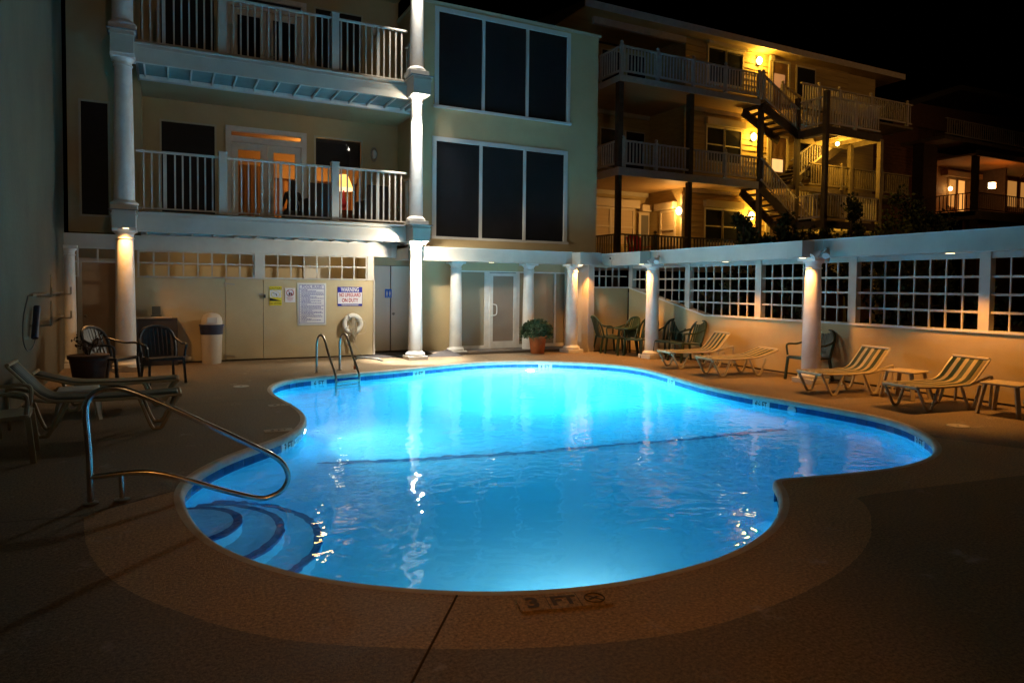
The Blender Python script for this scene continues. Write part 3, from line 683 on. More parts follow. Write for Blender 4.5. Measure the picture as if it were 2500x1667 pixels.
capblock('pergola block over the column among the loungers',9.55,9.848,8.04,8.36,2.162,2.442,False)
downlight('white downlight over the bright ground floor column',4.80,13.90,2.562,power=240,color=WHITE,m=M_lampw,r=.05,bulb=True)
spot('downlight_core',(4.80,13.94,2.52),(.03,.12,-1),2200,(1,.93,.82),58,.6,.03)
downlight('white downlight over the second storey right column',4.80,13.94,5.67,power=30,color=WHITE,m=M_lampw,r=.05,bulb=True)
spot('downlight_core',(4.80,13.92,5.6),(.03,.11,-1),1100,(1,.93,.82),58,.6,.03)
downlight('white downlight over the top storey right column',4.80,13.94,8.60,power=0,color=WHITE,m=M_lampw,r=.05)
spot('downlight_core',(4.80,13.92,8.5),(.03,.11,-1),700,(1,.93,.82),58,.6,.03)
downlight('warm downlight over the left ground floor column',-.65,13.98,2.595,power=110,color=(1,.47,.14),m=M_lamps,r=.05,size=135,blend=1.0)
downlight('warm downlight under the corner pergola block',9.05,14.13,2.17,power=170,color=(1,.42,.09),size=108)
downlight('warm downlight under the block by the green chairs',9.65,12.52,2.162,power=200,color=(1,.42,.09),size=108)
downlight('warm downlight in the beam between the two right columns',9.90,10.16,2.158,power=200,color=(1,.40,.07),size=104)
downlight('warm downlight under the block among the loungers',9.66,8.12,2.162,power=150,color=(1,.42,.09),size=108)
downlight('warm downlight in the beam over the right loungers',9.90,5.81,2.158,power=200,color=(1,.40,.07),size=104)
downlight('white downlight in the beam before the glass doors',6.79,14.47,2.18,power=30,color=WHITE,size=130)
# ---------------------------------------------------------------- pergola roof and beams
pg=thing('pergola','white boxed pergola roof beams running round the deck corner','pergola')
box('front_beam',M_beam,4.745,9.98,14.42,14.55,2.18,2.475,pg)
box('front_roof',M_beam,4.745,9.98,14.55,YR-.003,2.20,2.45,pg)
box('side_beam',M_beam,9.85,9.98,-2,14.417,2.16,2.447,pg)
box('side_roof',M_beam,9.98,10.75,-2,14.3,2.19,2.43,pg)
box('roof_cap',M_frame,9.82,9.9,-2,14.38,2.447,2.462,pg); box('roof_cap',M_frame,4.75,9.82,14.39,14.47,2.475,2.487,pg)
box('corner_roof',M_beam,10.0,10.75,14.3,15.4,2.19,2.43,pg)
for y in (7.86,12.2,3.4): box('cover_plate',M_frame,9.838,9.85,y-.006,y+.006,2.17,2.44,pg)
def flood(label,x,y,z):
    t=thing('flood_light',label,'flood light',(x,y,z),0,'unlit twin flood lights')
    MB().lathe([(.05,0),(.05,.03)],n=14).build('mount',M_frame,t,True).rotation_euler=(0,-PI/2,0)
    for s in (-1,1):
        MB().tube([(-.03,s*.02,0),(-.07,s*.07,-.02)],.012,6).build('arm',M_steel2,t)
        MB().tube([(-.07,s*.07,0),(-.09,s*.09,-.03),(-.17,s*.13,-.10)],[.028,.045,.060],12).build('lamp_head',M_frame,t,True)
flood('unlit twin flood light beside the chair column block',9.84,12.15,2.29)
flood('unlit twin flood light beside the lounger column block',9.84,7.80,2.27)
sp=thing('security_camera','small round security camera in the pergola corner','camera',(9.83,13.95,2.33))
MB().ball((0,0,0),.055,8).build('camera_dome',M_frame,sp,True); MB().ball((-.045,-.01,0),.028,8).build('camera_lens',M_black,sp,True)
MB().tube([(0,0,-.05),(0,0,-.2)],.006,5).build('cable',M_steel2,sp)
# beam over the storage lattice
box_=thing('storage_beam','long white beam over the storage wall lattice','beam')
box('beam_board',M_beam,-1.73,4.62,15.28,15.42,2.262,2.545,box_); box('beam_end',M_frame,4.62,4.75,15.28,15.43,2.25,2.545,box_)
# ---------------------------------------------------------------- storage wall with lattice
sw=thing('storage_wall','tan panelled storage wall with a lattice strip above','wall')
wall_y(sw,M_wall,15.3,.08,-.53,4.23,.03,1.725,[(1.075,1.83,.03,1.70)],'wall_panel')
box('wall_cap',M_beam,-.53,4.23,15.27,15.36,1.725,1.755,sw)
box('edge_trim',M_beam,4.20,4.235,15.275,15.299,.03,1.725,sw)
box('base_gap',M_joint,-.53,4.22,15.33,15.38,.0,.03,sw)
sd=box('storage_door',M_wall,1.085,1.82,15.305,15.35,.035,1.692,sw)
for z in (1.60,.10): MB().box(1.06,1.10,15.29,15.305,z-.05,z+.05).bar((1.10,15.297,z+.02),(1.26,15.297,z-.0),.03,.012,up=(0,1,0)).build('hinge',M_steel2,sd)
la=MB().box(1.74,1.87,15.285,15.303,1.38,1.41).build('latch',M_steel2,sd); MB().box(1.83,1.87,15.268,15.285,1.32,1.39).build('padlock',M_black,la)
ls=thing('lattice_strip','white square lattice strip under the storage beam','lattice')
for a,b,n in ((-.50,1.63,8),(1.85,4.04,8)):
    MB().box(a-.02,a+.012,15.30,15.35,1.755,2.262).build('frame_bar',M_beam,ls); MB().box(b-.012,b+.02,15.30,15.35,1.755,2.262).build('frame_bar',M_beam,ls)
    box('rail_bar',M_beam,a+.012,b-.012,15.302,15.345,2.0,2.03,ls); box('rail_bar',M_beam,a+.012,b-.012,15.302,15.345,2.235,2.26,ls)
    for i in range(1,n): 
        x=a+(b-a)*i/n; box('lattice_bar',M_beam,x-.013,x+.013,15.308,15.34,1.755,2.235,ls)
for x0,x1 in ((1.652,1.828),(4.062,4.20)): box('post',M_beam,x0,x1,15.285,15.40,1.755,2.26,ls)
# corridor behind the lattice and left alcove
al=thing('service_corridor','tan walls and ceiling of the corridor behind the storage wall','wall')
box('back_wall',M_wall,-1.95,4.2,16.7,16.8,0,2.56,al); box('ceiling',M_wall,-1.95,4.3,15.43,16.7,2.5,2.56,al)
box('side_wall',M_wall,-1.95,-1.73,15.65,16.7,0,2.56,al)
ad=MB().box(2.9,2.96,16.64,16.7,0,2.31).box(3.46,3.52,16.64,16.7,0,2.31).box(2.9,3.52,16.64,16.7,2.31,2.37).build('door_frame',M_frame,al); box('door_panel',M_frame,2.96,3.46,16.66,16.69,0,2.31,ad)
dd=thing('alcove_door','reddish tan door in the far left alcove','door',(-1.57,16.58,0))
box('door_panel',mat('door_paint',(.40,.27,.18),.5,var=.08,vs_=3),0,.66,0,.05,.0,2.05,dd)
MB().ball((.06,-.03,.92),.03,6).build('knob',M_steel2,dd,True)
MB().box(-.08,0,-.02,.06,0,2.12).box(.66,.74,-.02,.06,0,2.12).box(-.08,.74,-.021,.06,2.05,2.12).build('door_frame',M_frame,dd)
lt=thing('alcove_lattice','small lattice transom over the far left alcove','lattice')
for x in (-1.52,-1.19,-.88): box('lattice_bar',M_frame,x-.014,x+.014,15.33,15.36,1.72 if x!=-1.19 else 2.02,2.26,lt)
for z in (2.0,): box('lattice_bar',M_frame,-1.56,-.6,15.335,15.355,z,z+.03,lt)
box('lattice_bar',M_frame,-1.56,-1.50,15.335,15.355,1.72,1.75,lt)
point('corridor_fill',(3.6,15.9,2.4),5,(1,.75,.40),.1); point('corridor_fill',(.6,15.9,2.4),4,(1,.70,.35),.1)  # added fill lights brightening the corridor behind the lattice, no fixture
# ---------------------------------------------------------------- ground floor right: restroom doors, glass front
gf=thing('entrance_wall','tan entrance wall around the glass doors','wall')
box('wall_panel',M_stucco,5.33,6.27,YR,YR+.15,.0,2.44,gf)
box('wall_head',M_stucco,6.27,9.9,YR,YR+.15,2.0,2.44,gf)
box('restroom_head',M_wall,4.22,5.33,16.0,16.1,2.09,2.5,gf); box('return_wall',M_stucco,5.33,5.43,YR+.15,16.1,0,2.44,gf)
box('left_return',M_wall,4.18,4.24,15.39,16.7,0,2.5,gf)
box('recess_ceiling',M_stucco,4.24,5.33,15.44,16.0,2.45,2.5,gf)
dp=mat('door_white',(.78,.68,.58),.5,var=.05,vs_=2)
for a,b,l in ((4.26,4.80,'left white restroom door leaf with the blue sign'),(4.83,5.32,'right white restroom door leaf behind the bright column')):
    t=thing('restroom_door',l,'door',(0,0,0),0,'restroom doors')
    box('door_panel',dp,a,b,15.98,16.02,.04,2.08,t)
    if b>5: MB().ball((4.88,15.955,.93),.035,6).build('knob',M_steel2,t,True)
rs=thing('restroom_sign','small blue restroom sign with two white figures','sign',(4.755,15.968,1.42))
box('sign_plate',M_rest,-.082,.082,0,.008,-.105,.105,rs)
for s in (-1,1):
    f=MB().lathe([(.012,0),(.012,.004)],(s*.035,0,0),10)
    MB().box(s*.035-.017,s*.035+.017,-.003,0,-.03,.035).box(s*.035-.010,s*.035+.010,-.003,0,-.065,-.03).box(s*.035-.010,s*.035+.010,-.003,0,.042,.062).build('figure',M_signw,rs)
text('RESTROOMS',(0,-.002,-.088),.022,M_signw,rs)
gs=thing('glass_front','aluminium framed frosted glass shopfront behind the columns','glass wall')
fr=MB()
for x0,x1 in ((6.27,6.31),(7.06,7.19),(7.96,8.04),(9.07,9.12),(9.86,9.90)): fr.box(x0,x1,YR+.01,YR+.07,.06,2.0)
fr.box(6.31,7.06,YR+.011,YR+.07,.06,.14).box(8.04,9.07,YR+.011,YR+.07,.06,.14).box(9.12,9.86,YR+.011,YR+.07,.06,.14).box(6.31,9.86,YR+.012,YR+.07,1.965,1.999)
fr.build('mullion_frame',M_white,gs)
for x0,x1 in ((6.31,7.06),(8.04,9.07),(9.12,9.86)): box('glass_pane',M_fglass,x0,x1,YR+.04,YR+.05,.14,1.965,gs)
gd=thing('glass_door','white framed glass entrance door with a looped pull handle','door')
MB().box(7.19,7.285,YR-.005,YR+.045,.06,1.95).box(7.865,7.96,YR-.005,YR+.045,.06,1.95).box(7.285,7.865,YR-.004,YR+.045,1.875,1.95).box(7.285,7.865,YR-.004,YR+.045,.06,.235).build('door_frame',M_white,gd)
box('glass_pane',mat('door_glass',(.29,.22,.17),.25,var=.06,vs_=3),7.285,7.865,YR+.02,YR+.028,.235,1.875,gd)
MB().tube(catmull([(7.245,YR,1.17),(7.25,YR-.06,1.17),(7.33,YR-.07,1.155),(7.36,YR-.07,1.10),(7.36,YR-.07,.96),(7.33,YR-.07,.905),(7.25,YR-.06,.89),(7.245,YR,.89)],4,False),.014,8).build('pull_handle',M_white,gd,True)
box('push_bar',M_frame,7.29,7.86,YR+.03,YR+.06,1.02,1.07,gd)
bx=thing('entrance_step','low dark paver strip in front of the glass doors','step')
box('step_slab',M_joint,5.45,9.32,14.72,YR,-.01,.035,bx)
k=0
for i in range(13):
    x=5.46+i*.297
    o=box('paver',M_pave if (i*5)%3 else M_pave2,x,x+.285,14.73,15.06,.035,.06,bx); box('paver',M_pave2 if (i*5)%4==1 else M_pave,x,x+.285,15.072,YR-.005,.035,.06,bx)
tag(MB().box(3.75,5.35,14.75,15.9,.001,.018).build('door_mat',M_mat),'dark rubber mat in front of the restroom doors','mat')
dk=thing('mat_flap','dark curled mat edge beside the bright column','mat')
MB().add([(5.1,14.55,.004),(6.1,14.45,.004),(5.85,14.85,.13),(5.45,14.9,.02)],[(0,1,2,3),(3,2,1,0)]).build('mat_sheet',M_mat,dk)
# ---------------------------------------------------------------- signs
YS=15.296
s1=thing('no_diving_sign','yellow caution no diving sign by the storage door','sign',(2.07,YS,1.365))
box('sign_plate',M_signy,-.128,.128,-.006,0,-.205,.205,s1); box('picture_field',M_signw,-.118,.118,-.008,-.0062,-.07,.125,s1)
MB().add([(-.118,-.0105,-.04),(.118,-.0105,-.105),(.118,-.0105,-.11),(-.118,-.0105,-.11)],[(3,2,1,0)]).build('floor_wedge',M_ink,s1)
MB().add([(-.118,-.0095,-.035),(.118,-.0095,-.035),(.118,-.0095,-.115),(-.118,-.0095,-.115)],[(3,2,1,0)]).build('yellow_field',M_signy,s1)
MB().tube([(.085*math.cos(a),-.010,.035+.07*math.sin(a)) for a in [2*PI*i/24 for i in range(24)]],.005,5,True).build('prohibition_ring',M_signy,s1)
MB().bar((-.06,-.0125,.065),(.01,-.0125,.045),.01,.002,up=(0,1,0)).bar((.01,-.0125,.045),(.03,-.0125,.0),.015,.002,up=(0,1,0)).build('diver_mark',M_ink,s1)
text('CAUTION',(0,-.0075,.163),.058,M_ink,s1,sx=.95); text('NO DIVING',(0,-.0075,-.16),.05,M_ink,s1,sx=.92)
box('border_bar',M_ink,-.124,.124,-.0075,-.0063,.126,.131,s1)
s2=thing('no_glass_sign','small white prohibition sign beside the pool rules','sign',(2.372,YS,1.382))
box('sign_plate',M_signw,-.106,.106,-.006,0,-.155,.155,s2)
MB().tube([(.072*math.cos(a),-.008,.05+.072*math.sin(a)) for a in [2*PI*i/24 for i in range(24)]],.007,5,True).build('prohibition_ring',M_signr,s2)
MB().bar((-.05,-.0095,.10),(.05,-.0095,.0),.011,.002,up=(0,1,0)).build('slash',M_signr,s2)
MB().box(-.03,.0,-.0085,-.007,0,.05).box(.01,.045,-.0085,-.007,.0,.035).box(.018,.03,-.0085,-.007,.035,.06).build('bottle_mark',M_ink,s2)
tag(MB().box(-.07,.07,-.0075,-.0062,-.06,-.053).box(-.055,.055,-.0075,-.0062,-.08,-.074).box(-.06,.06,-.0075,-.0062,-.10,-.094).box(-.03,.03,-.0075,-.0062,-.12,-.114).build('fine_print',M_signr,s2),kind='stuff')
s3=thing('pool_rules_sign','large framed POOL RULES notice with lines of small print','sign',(2.83,YS,1.187))
box('sign_back',M_frame,-.308,.308,-.008,0,-.462,.462,s3); box('sign_plate',M_signw,-.275,.275,-.012,-.0082,-.425,.425,s3)
MB().box(-.272,-.264,-.0135,-.0122,-.42,.42).box(.264,.272,-.0135,-.0122,-.42,.42).box(-.264,.264,-.0135,-.0122,.412,.42).box(-.264,.264,-.0135,-.0122,-.42,-.412).box(-.264,.264,-.0135,-.0122,.335,.343).build('border',M_signb,s3)
text('POOL RULES',(0,-.014,.378),.088,M_signb,s3,sx=.85)
random.seed(3); fp_=MB()
wds=[.12,.30,.50,.48,.52,.18,.34,.53,.20,.46,.20,.44,.12,.50,.43,.45,.49,.22,.46,.48,.26,.44,.46,.08,.24,.45,.12]
for i,wd in enumerate(wds):
    z=.318-i*.0266; x=-.225
    while x<-.225+wd*.92:
        q=random.uniform(.012,.045); fp_.box(x,min(x+q,.255),-.0135,-.0122,z-.012,z); x+=q+.008
    if i%2==0: fp_.box(-.25,-.24,-.0135,-.0122,z-.012,z)
tag(fp_.build('fine_print',M_signb,s3),kind='stuff')
s4=thing('lifeguard_sign','blue and white WARNING NO LIFEGUARD ON DUTY sign','sign',(3.668,YS,1.357))
box('sign_plate',M_signw,-.278,.278,-.006,0,-.214,.214,s4)
MB().box(-.278,.278,-.008,-.0062,.09,.214).box(-.278,.278,-.008,-.0062,-.214,-.165).box(-.278,-.272,-.008,-.0062,-.165,.09).box(.272,.278,-.008,-.0062,-.165,.09).build('blue_band',M_signb,s4)
text('WARNING',(0,-.009,.15),.135,M_signw,s4,sx=.62,bold=.003); text('NO LIFEGUARD',(0,-.0075,.03),.118,M_signr,s4,sx=.58,bold=.0025); text('ON DUTY',(0,-.0075,-.09),.122,M_signr,s4,sx=.66,bold=.0025)
tag(MB().box(-.20,.20,-.0092,-.0081,-.185,-.178).box(-.18,.18,-.0092,-.0081,-.20,-.193).build('fine_print',M_signw,s4),kind='stuff')
# ---------------------------------------------------------------- life ring with rope
lr=thing('life_ring','white life ring with coiled rope on the storage wall','life ring',(3.71,15.22,.745))
MB().tube([(.185*math.cos(a),0,.185*math.sin(a)) for a in [2*PI*i/36 for i in range(36)]],.055,12,True).build('ring_body',M_ring,lr,True)
for a in (.5,2.05,3.65,5.2): MB().tube([(.17*math.cos(a)+.066*math.cos(b)*math.cos(a),.068*math.sin(b),.17*math.sin(a)+.066*math.cos(b)*math.sin(a)) for b in [2*PI*i/12 for i in range(12)]],.012,6,True).build('strap',M_frame,lr,True)
rg=[]
for k in range(5):
    for i in range(12):
        t=2*PI*i/12; rg.append((.035*math.cos(t)+.01*k-.0,-.07-.006*k,-.07+.22*math.sin(t)-.02*k))
MB().tube(rg,.008,6).build('rope_coil',M_rope,lr,True)
for pts in ([(.16,-.05,.12),(.28,-.03,.02),(.27,-.03,-.20),(.10,-.04,-.23)],[(.05,-.06,-.26),(.02,-.06,-.42),(.10,-.05,-.55),(.22,0,-.72)],[(-.15,-.05,.10),(-.05,-.06,0),(-.05,-.07,-.1),(-.10,-.05,-.28),(-.16,-.05,-.36),(-.07,-.04,-.46)],[(.0,-.06,-.25),(-.02,-.05,-.5),(-.12,-.03,-.52)]):
    MB().tube(catmull(pts,5,False),.006,6).build('rope',M_rope,lr,True)
# ---------------------------------------------------------------- cabinet, bin, small things
cb=thing('towel_cabinet','dark cabinet with a pale counter top against the storage wall','cabinet',(-.20,15.0,0))
box('cabinet_body',M_cab,-.36,.38,-.02,.27,.0,.92,cb,bevel=.006); box('counter_top',M_coun,-.38,.28,-.05,.28,.92,.955,cb,bevel=.008)
dv=thing('counter_device','small dark box device standing on the cabinet','box',(-.2,15.18,.955))
MB().box(-.07,.08,-.04,.06,0,.20).box(-.09,.10,-.06,.06,0,.03).build('device_body',mat('device',(.06,.065,.05),.5),dv,bevel=.008)
tr=thing('trash_bin','white dome-top waste bin with a dark band','bin',(.80,15.05,0))
MB().lathe([(.175,0),(.18,.02),(.20,.58),(.205,.60)],n=28).build('bin_body',M_bin,tr,True)
MB().lathe([(.208,.59),(.212,.60),(.225,.76),(.235,.765),(.235,.79)],n=28).build('bin_band',M_lid,tr,True)
MB().lathe([(.20,.79),(.205,.83),(.19,.92),(.15,.98),(.09,1.015),(.01,1.025)],n=28).build('dome_lid',M_bin,tr,True)
MB().box(-.10,.10,-.205,-.185,.83,.94).build('flap_door',M_frame,tr,bevel=.01)
ob=thing('wall_valve','small pale valve box low on the wall beside the bin','box',(.33,15.26,.10))
MB().box(-.10,.10,-.03,.03,-.03,.03).lathe([(.03,.03),(.02,.07)],n=10).build('valve_body',M_frame,ob)
# ---------------------------------------------------------------- plants
def leaf_blob(n,cfun,size,m,name,parent,seed=1,up=.3):
    random.seed(seed); mb=MB()
    for _ in range(n):
        c=Vector(cfun()); d=Vector((random.gauss(0,1),random.gauss(0,1),random.gauss(0,1)+up)).normalized(); s=size*random.uniform(.6,1.3)
        x=d.cross(Vector((random.gauss(0,1),random.gauss(0,1),random.gauss(0,1)))).normalized()*s*.32
        tip=c+d*s; md=c+d*s*.5
        mb.add([c,md+x,tip,md-x],[(0,1,2,3)])
    return mb.build(name,m,parent)
pp=thing('potted_shrub','round leafy shrub in a terracotta pot by the glass doors','potted plant',(8.02,14.42,0))
MB().lathe([(.15,0),(.16,.01),(.21,.38),(.23,.39),(.235,.45),(.215,.455),(.205,.42)],n=28).build('pot',M_terra,pp,True)
MB().lathe([(.208,.41),(.001,.42)],n=20).build('soil',M_joint,pp)
def shr():
    a=random.uniform(0,2*PI); e=random.uniform(-.25,PI/2); r=random.uniform(.75,1)**.5
    return (.39*r*math.cos(a)*math.cos(e)*(1+.12*math.sin(3*a)),.36*r*math.sin(a)*math.cos(e),.50+.30*r*math.sin(e)-(.07 if random.random()<.25 else 0))
fl=leaf_blob(3000,shr,.065,M_leaf,'foliage',pp,5)
fl['kind']='stuff'
MB().tube([(0,0,.40),(.02,0,.62)],.03,8).build('stem',M_bark,pp)
p2=thing('dark_planter','dark round planter with straggly twigs beside the navy chairs','potted plant',(-1.10,12.40,0))
p2.scale=(.92,.92,1.0)
MB().lathe([(.20,0),(.215,.02),(.285,.42),(.31,.43),(.315,.49),(.29,.49)],n=26).build('pot',M_dpot,p2,True)
MB().lathe([(.285,.45),(.001,.46)],n=20).build('soil',M_joint,p2)
random.seed(11); tw=MB(); ends=[]
for i in range(12):
    a=random.uniform(0,2*PI); L=random.uniform(.2,.38); e=Vector((math.cos(a)*L*.6,math.sin(a)*L*.6,.46+L*.8)); mid=Vector((math.cos(a)*L*.2,math.sin(a)*L*.2,.46+L*.5)); tw.tube([(0,0,.45),mid,e],.007,5); ends+=[mid,e,(mid+e)/2]
tw.build('twigs',M_bark,p2)
o=leaf_blob(160,lambda:random.choice(ends)+Vector([random.gauss(0,.035) for _ in range(3)]),.06,M_dpot,'leaves',p2,4); o['kind']='stuff'
# ---------------------------------------------------------------- furniture
def armchair(name,label,m,group):
    """plastic slat-back armchair facing +x, origin on the floor at its centre"""
    t=thing(name,label,'chair',(0,0,0),0,group)
    MB().add([(-.22,-.22,.40),(.24,-.25,.43),(.27,-.24,.42),(.27,.24,.42),(.24,.25,.43),(-.22,.22,.40),(-.22,-.22,.375),(.25,-.25,.395),(.27,-.24,.38),(.27,.24,.38),(.25,.25,.395),(-.22,.22,.375)],
        [(0,1,4,5),(1,2,3,4),(6,11,10,7),(7,10,9,8),(0,6,7,1),(1,7,8,2),(2,8,9,3),(3,9,10,4),(4,10,11,5),(5,11,6,0)]).build('seat',m,t)
    def bk(u,z): # back surface: u across -1..1
        return (-.20-.16*(z-.40)/.5-.05*(1-u*u),.25*u*(1+.10*(z-.4)),z)
    out=[bk(-1,.40),bk(-1.05,.60),bk(-.98,.74),bk(-.75,.84),bk(-.4,.885),bk(0,.90),bk(.4,.885),bk(.75,.84),bk(.98,.74),bk(1.05,.60),bk(1,.40)]
    MB().tube(catmull(out,3,False),.026,7).build('back_frame',m,t,True)
    for i in range(-3,4):
        u=i*.235; top=.885-.09*abs(u)**2-.01
        a=Vector(bk(u,.41)); b=Vector(bk(u,(.41+top)/2)); c=Vector(bk(u,top))
        MB().bar(a,b,.050,.010,up=(1,0,0)).bar(b,c,.050,.010,up=(1,0,0)).build('slat',m,t)
    for s in (-1,1):
        MB().tube(catmull([(-.27,s*.265,.70),(-.16,s*.29,.665),(.0,s*.30,.63),(.16,s*.305,.635),(.24,s*.30,.62),(.26,s*.285,.56),(.25,s*.27,.44)],4,False),.018,7).build('armrest',m,t,True)
        MB().bar((.26,s*.25,.41),(.30,s*.27,0),.045,.03).build('leg',m,t)
        MB().bar((-.22,s*.22,.41),(-.29,s*.25,0),.045,.03).build('leg',m,t)
    return t
g0=armchair('resin_chair','green slat-back chair beside the white pier at the wall corner',M_green,'green resin chairs')
GC=[(9.80,14.02,-12,None),(9.82,13.45,178,'low green chair facing the pool, second from the white pier'),(10.0,12.95,192,'green chair half hidden behind the column, left side'),(10.28,12.25,205,'rounded green chair just right of the chair column'),(10.22,11.62,172,'green chair in profile casting a shadow by the first lounger'),(10.22,8.38,178,'green chair half hidden behind the lounger column')]
for i,(x,y,a,l) in enumerate(GC):
    if i==0: g0.location=(x,y,0); g0.rotation_euler=(0,0,math.radians(a))
    else: copy_tree(g0,None,(x,y,0),math.radians(a),l)
n0=armchair('resin_chair','navy slat-back chair on the left beside the dark planter',M_navy,'navy resin chairs')
n0.location=(-.80,12.62,0); n0.rotation_euler=(0,0,math.radians(-34))
copy_tree(n0,None,(-.08,12.42,0),math.radians(-75),'navy chair with rounded back in front of the cabinet')
for o in (n0,): pass
tc=armchair('resin_chair','tan resin chair cut off at the left picture edge',M_tanres,'tan resin chairs'); tc.location=(-1.40,7.55,0); tc.rotation_euler=(0,0,math.radians(5))
for ch in tc.children: ch.scale=(1,1,1)
gt=thing('round_table','small green resin table among the green chairs','table',(10.05,13.55,0))
MB().lathe([(.30,.60),(.32,.61),(.32,.63),(.30,.64)],n=24).build('tabletop',M_green,gt,True)
for a in range(4): MB().bar((.2*math.cos(a*PI/2+.7),.2*math.sin(a*PI/2+.7),.6),(.27*math.cos(a*PI/2+.7),.27*math.sin(a*PI/2+.7),0),.04).build('leg',M_green,gt)
def lounger(label,m_sling,m_fr,ang,group,nw=.52,hz=.345,hx=.93,bl=.54):
    """foot end at origin, runs toward +x; width along y"""
    t=thing('sun_lounger',label,'sun lounger',(0,0,0),0,group)
    a=math.radians(ang)
    prof=[(0.02,hz-.05),(0.0,hz-.015),(.04,hz+.005)]
    for i in range(1,6): prof.append((hx*i/5*.93+.04,hz-.012*math.sin(PI*i/5)))
    n=7
    for i in range(1,n+1):
        u=i/n; aa=a*min(1,u*2.2); px,pz=prof[-1]; prof.append((px+bl/n*math.cos(aa),pz+bl/n*math.sin(aa)))
    mb=MB(); W=nw/2
    for j,(x,z) in enumerate(prof): mb.v+=[(x,-W,z),(x,W,z)]
    mb.f=[(2*i,2*i+2,2*i+3,2*i+1) for i in range(len(prof)-1)]
    o=mb.build('sling',m_sling,t,False)
    uv=o.data.uv_layers.new(name='UVMap')
    for lp in o.data.loops:
        y=o.data.vertices[lp.vertex_index].co.y; uv.data[lp.index].uv=((y+W)/(2*W)+.0,0)
    o.data.polygons.foreach_set('use_smooth',[True]*len(o.data.polygons))
    sm=o.modifiers.new('solid','SOLIDIFY'); sm.thickness=.008
    for s in (-1,1):
        y=s*(W+.012)
        MB().tube([(.0,y,hz-.01)]+[(x,y,z-.012) for x,z in prof[3:8]],.017,7).build('side_rail',m_fr,t,True)
        MB().tube([(x,y,z-.012) for x,z in prof[7:]],.016,7).build('back_rail',m_fr,t,True)
        yl=s*(W-.0)
        for x0,x1 in ((.02,.40),(hx-.12,hx+.24)):
            mid=(x0+x1)/2+.02
            MB().tube(catmull([(x0,yl,hz-.03),(mid-.06,yl,.05),(mid,yl,.015),(mid+.06,yl,.05),(x1,yl,hz-.03)],4,False),.021,7).build('leg',m_fr,t,True)
    MB().tube([(-.0,-W-.01,hz-.02),(-.0,W+.01,hz-.02)],.022,7).build('foot_bar',m_fr,t,True)
    xe,ze=prof[-1]; MB().tube([(xe,-W-.01,ze),(xe,W+.01,ze)],.022,7).build('head_bar',m_fr,t,True)
    if ang>25:
        MB().tube(catmull([(hx-.05,W,hz-.02),(hx+.14,W,hz+.01),(hx+.40,W,hz+.08),(hx+.46,W,hz+.04),(hx+.44,W,.02)],4,False),.019,7).build('rear_arm',m_fr,t,True)
        MB().tube(catmull([(hx-.05,-W,hz-.02),(hx+.14,-W,hz+.01),(hx+.40,-W,hz+.08),(hx+.46,-W,hz+.04),(hx+.44,-W,.02)],4,False),.019,7).build('rear_arm',m_fr,t,True)
    return t
def place(o,x,y,deg): o.location=(x,y,0); o.rotation_euler=(0,0,math.radians(deg))
LG='striped loungers along the lattice wall'
place(lounger('striped lounger with raised back nearest the chair column',M_sling,M_resin,50,LG,hx=.98),9.00,10.88,-10)
place(lounger('striped lounger with its back nearly flat',M_sling,M_resin,17,LG),8.885,9.62,-9)
place(lounger('striped lounger with raised back at the lounger column foot',M_sling,M_resin,50,LG),8.89,7.29,-9)
place(lounger('brightly lit striped lounger between the two white side tables',M_sling,M_resin,46,LG),8.89,5.83,-8)
place(lounger('striped lounger cut off at the right picture edge',M_sling,M_resin,45,LG),8.92,4.08,-6)
LG2='dark striped loungers by the left wall'
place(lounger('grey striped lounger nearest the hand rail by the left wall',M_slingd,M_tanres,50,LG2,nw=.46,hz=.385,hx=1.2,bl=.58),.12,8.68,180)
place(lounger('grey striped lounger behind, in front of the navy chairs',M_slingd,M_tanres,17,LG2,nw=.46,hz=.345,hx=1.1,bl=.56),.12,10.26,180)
def side_table(label,x,y,rz,m,group,h=.42,w=.46):
    t=thing('side_table',label,'table',(x,y,0),rz,group)
    MB().box(-w/2,w/2,-w/2,w/2,h-.03,h).build('tabletop',m,t,bevel=.012)
    for sx in (-1,1):
        for sy in (-1,1): MB().bar((sx*(w/2-.05),sy*(w/2-.05),h-.03),(sx*(w/2+.01),sy*(w/2+.01),0),.05,.035).build('leg',m,t)
    return t
side_table('white side table between the two right striped loungers',9.92,6.42,.1,M_resin,'white side tables')
side_table('white side table right of the brightly lit lounger',9.86,5.0,.1,M_resin,'white side tables')
side_table('low pale table between the two left loungers',-.95,9.52,.05,mat('pale_table',(.5,.5,.47),.5),'white side tables',.36,.42)
# ---------------------------------------------------------------- right boundary wall and lattice screen
rw=thing('low_boundary_wall','tan low wall behind the loungers, ramping up at the corner','wall')
XR=10.6
def prof_wall(pts,x0,x1,name,m,parent):
    n=len(pts); mb=MB(); mb.v=[(x0,y,z) for y,z in pts]+[(x1,y,z) for y,z in pts]
    mb.f=[tuple(range(n)),tuple(range(n,2*n))[::-1]]+[(i,i+n,(i+1)%n+n,(i+1)%n) for i in range(n)]
    return mb.build(name,m,parent)
prof_wall([(-2,.03),(-2,1.01),(11.45,1.01),(14.25,1.60),(14.25,.03)],XR,XR+.14,'wall_panel',M_tan2,rw)
prof_wall([(-2,1.01),(-2,1.045),(11.45,1.045),(14.25,1.635),(14.25,1.60),(11.45,1.01)],XR-.03,XR+.17,'wall_cap',M_frame,rw)
box('wall_panel',M_tan2,9.56,10.6,14.30,14.42,.03,1.60,rw); box('wall_cap',M_frame,9.56,10.6,14.27,14.45,1.60,1.635,rw)
box('base_gap',M_joint,XR+.03,XR+.1,-2,14.25,-.02,.03,rw)
box('pier',M_beam,9.36,9.53,14.25,15.40,.0,2.19,rw)
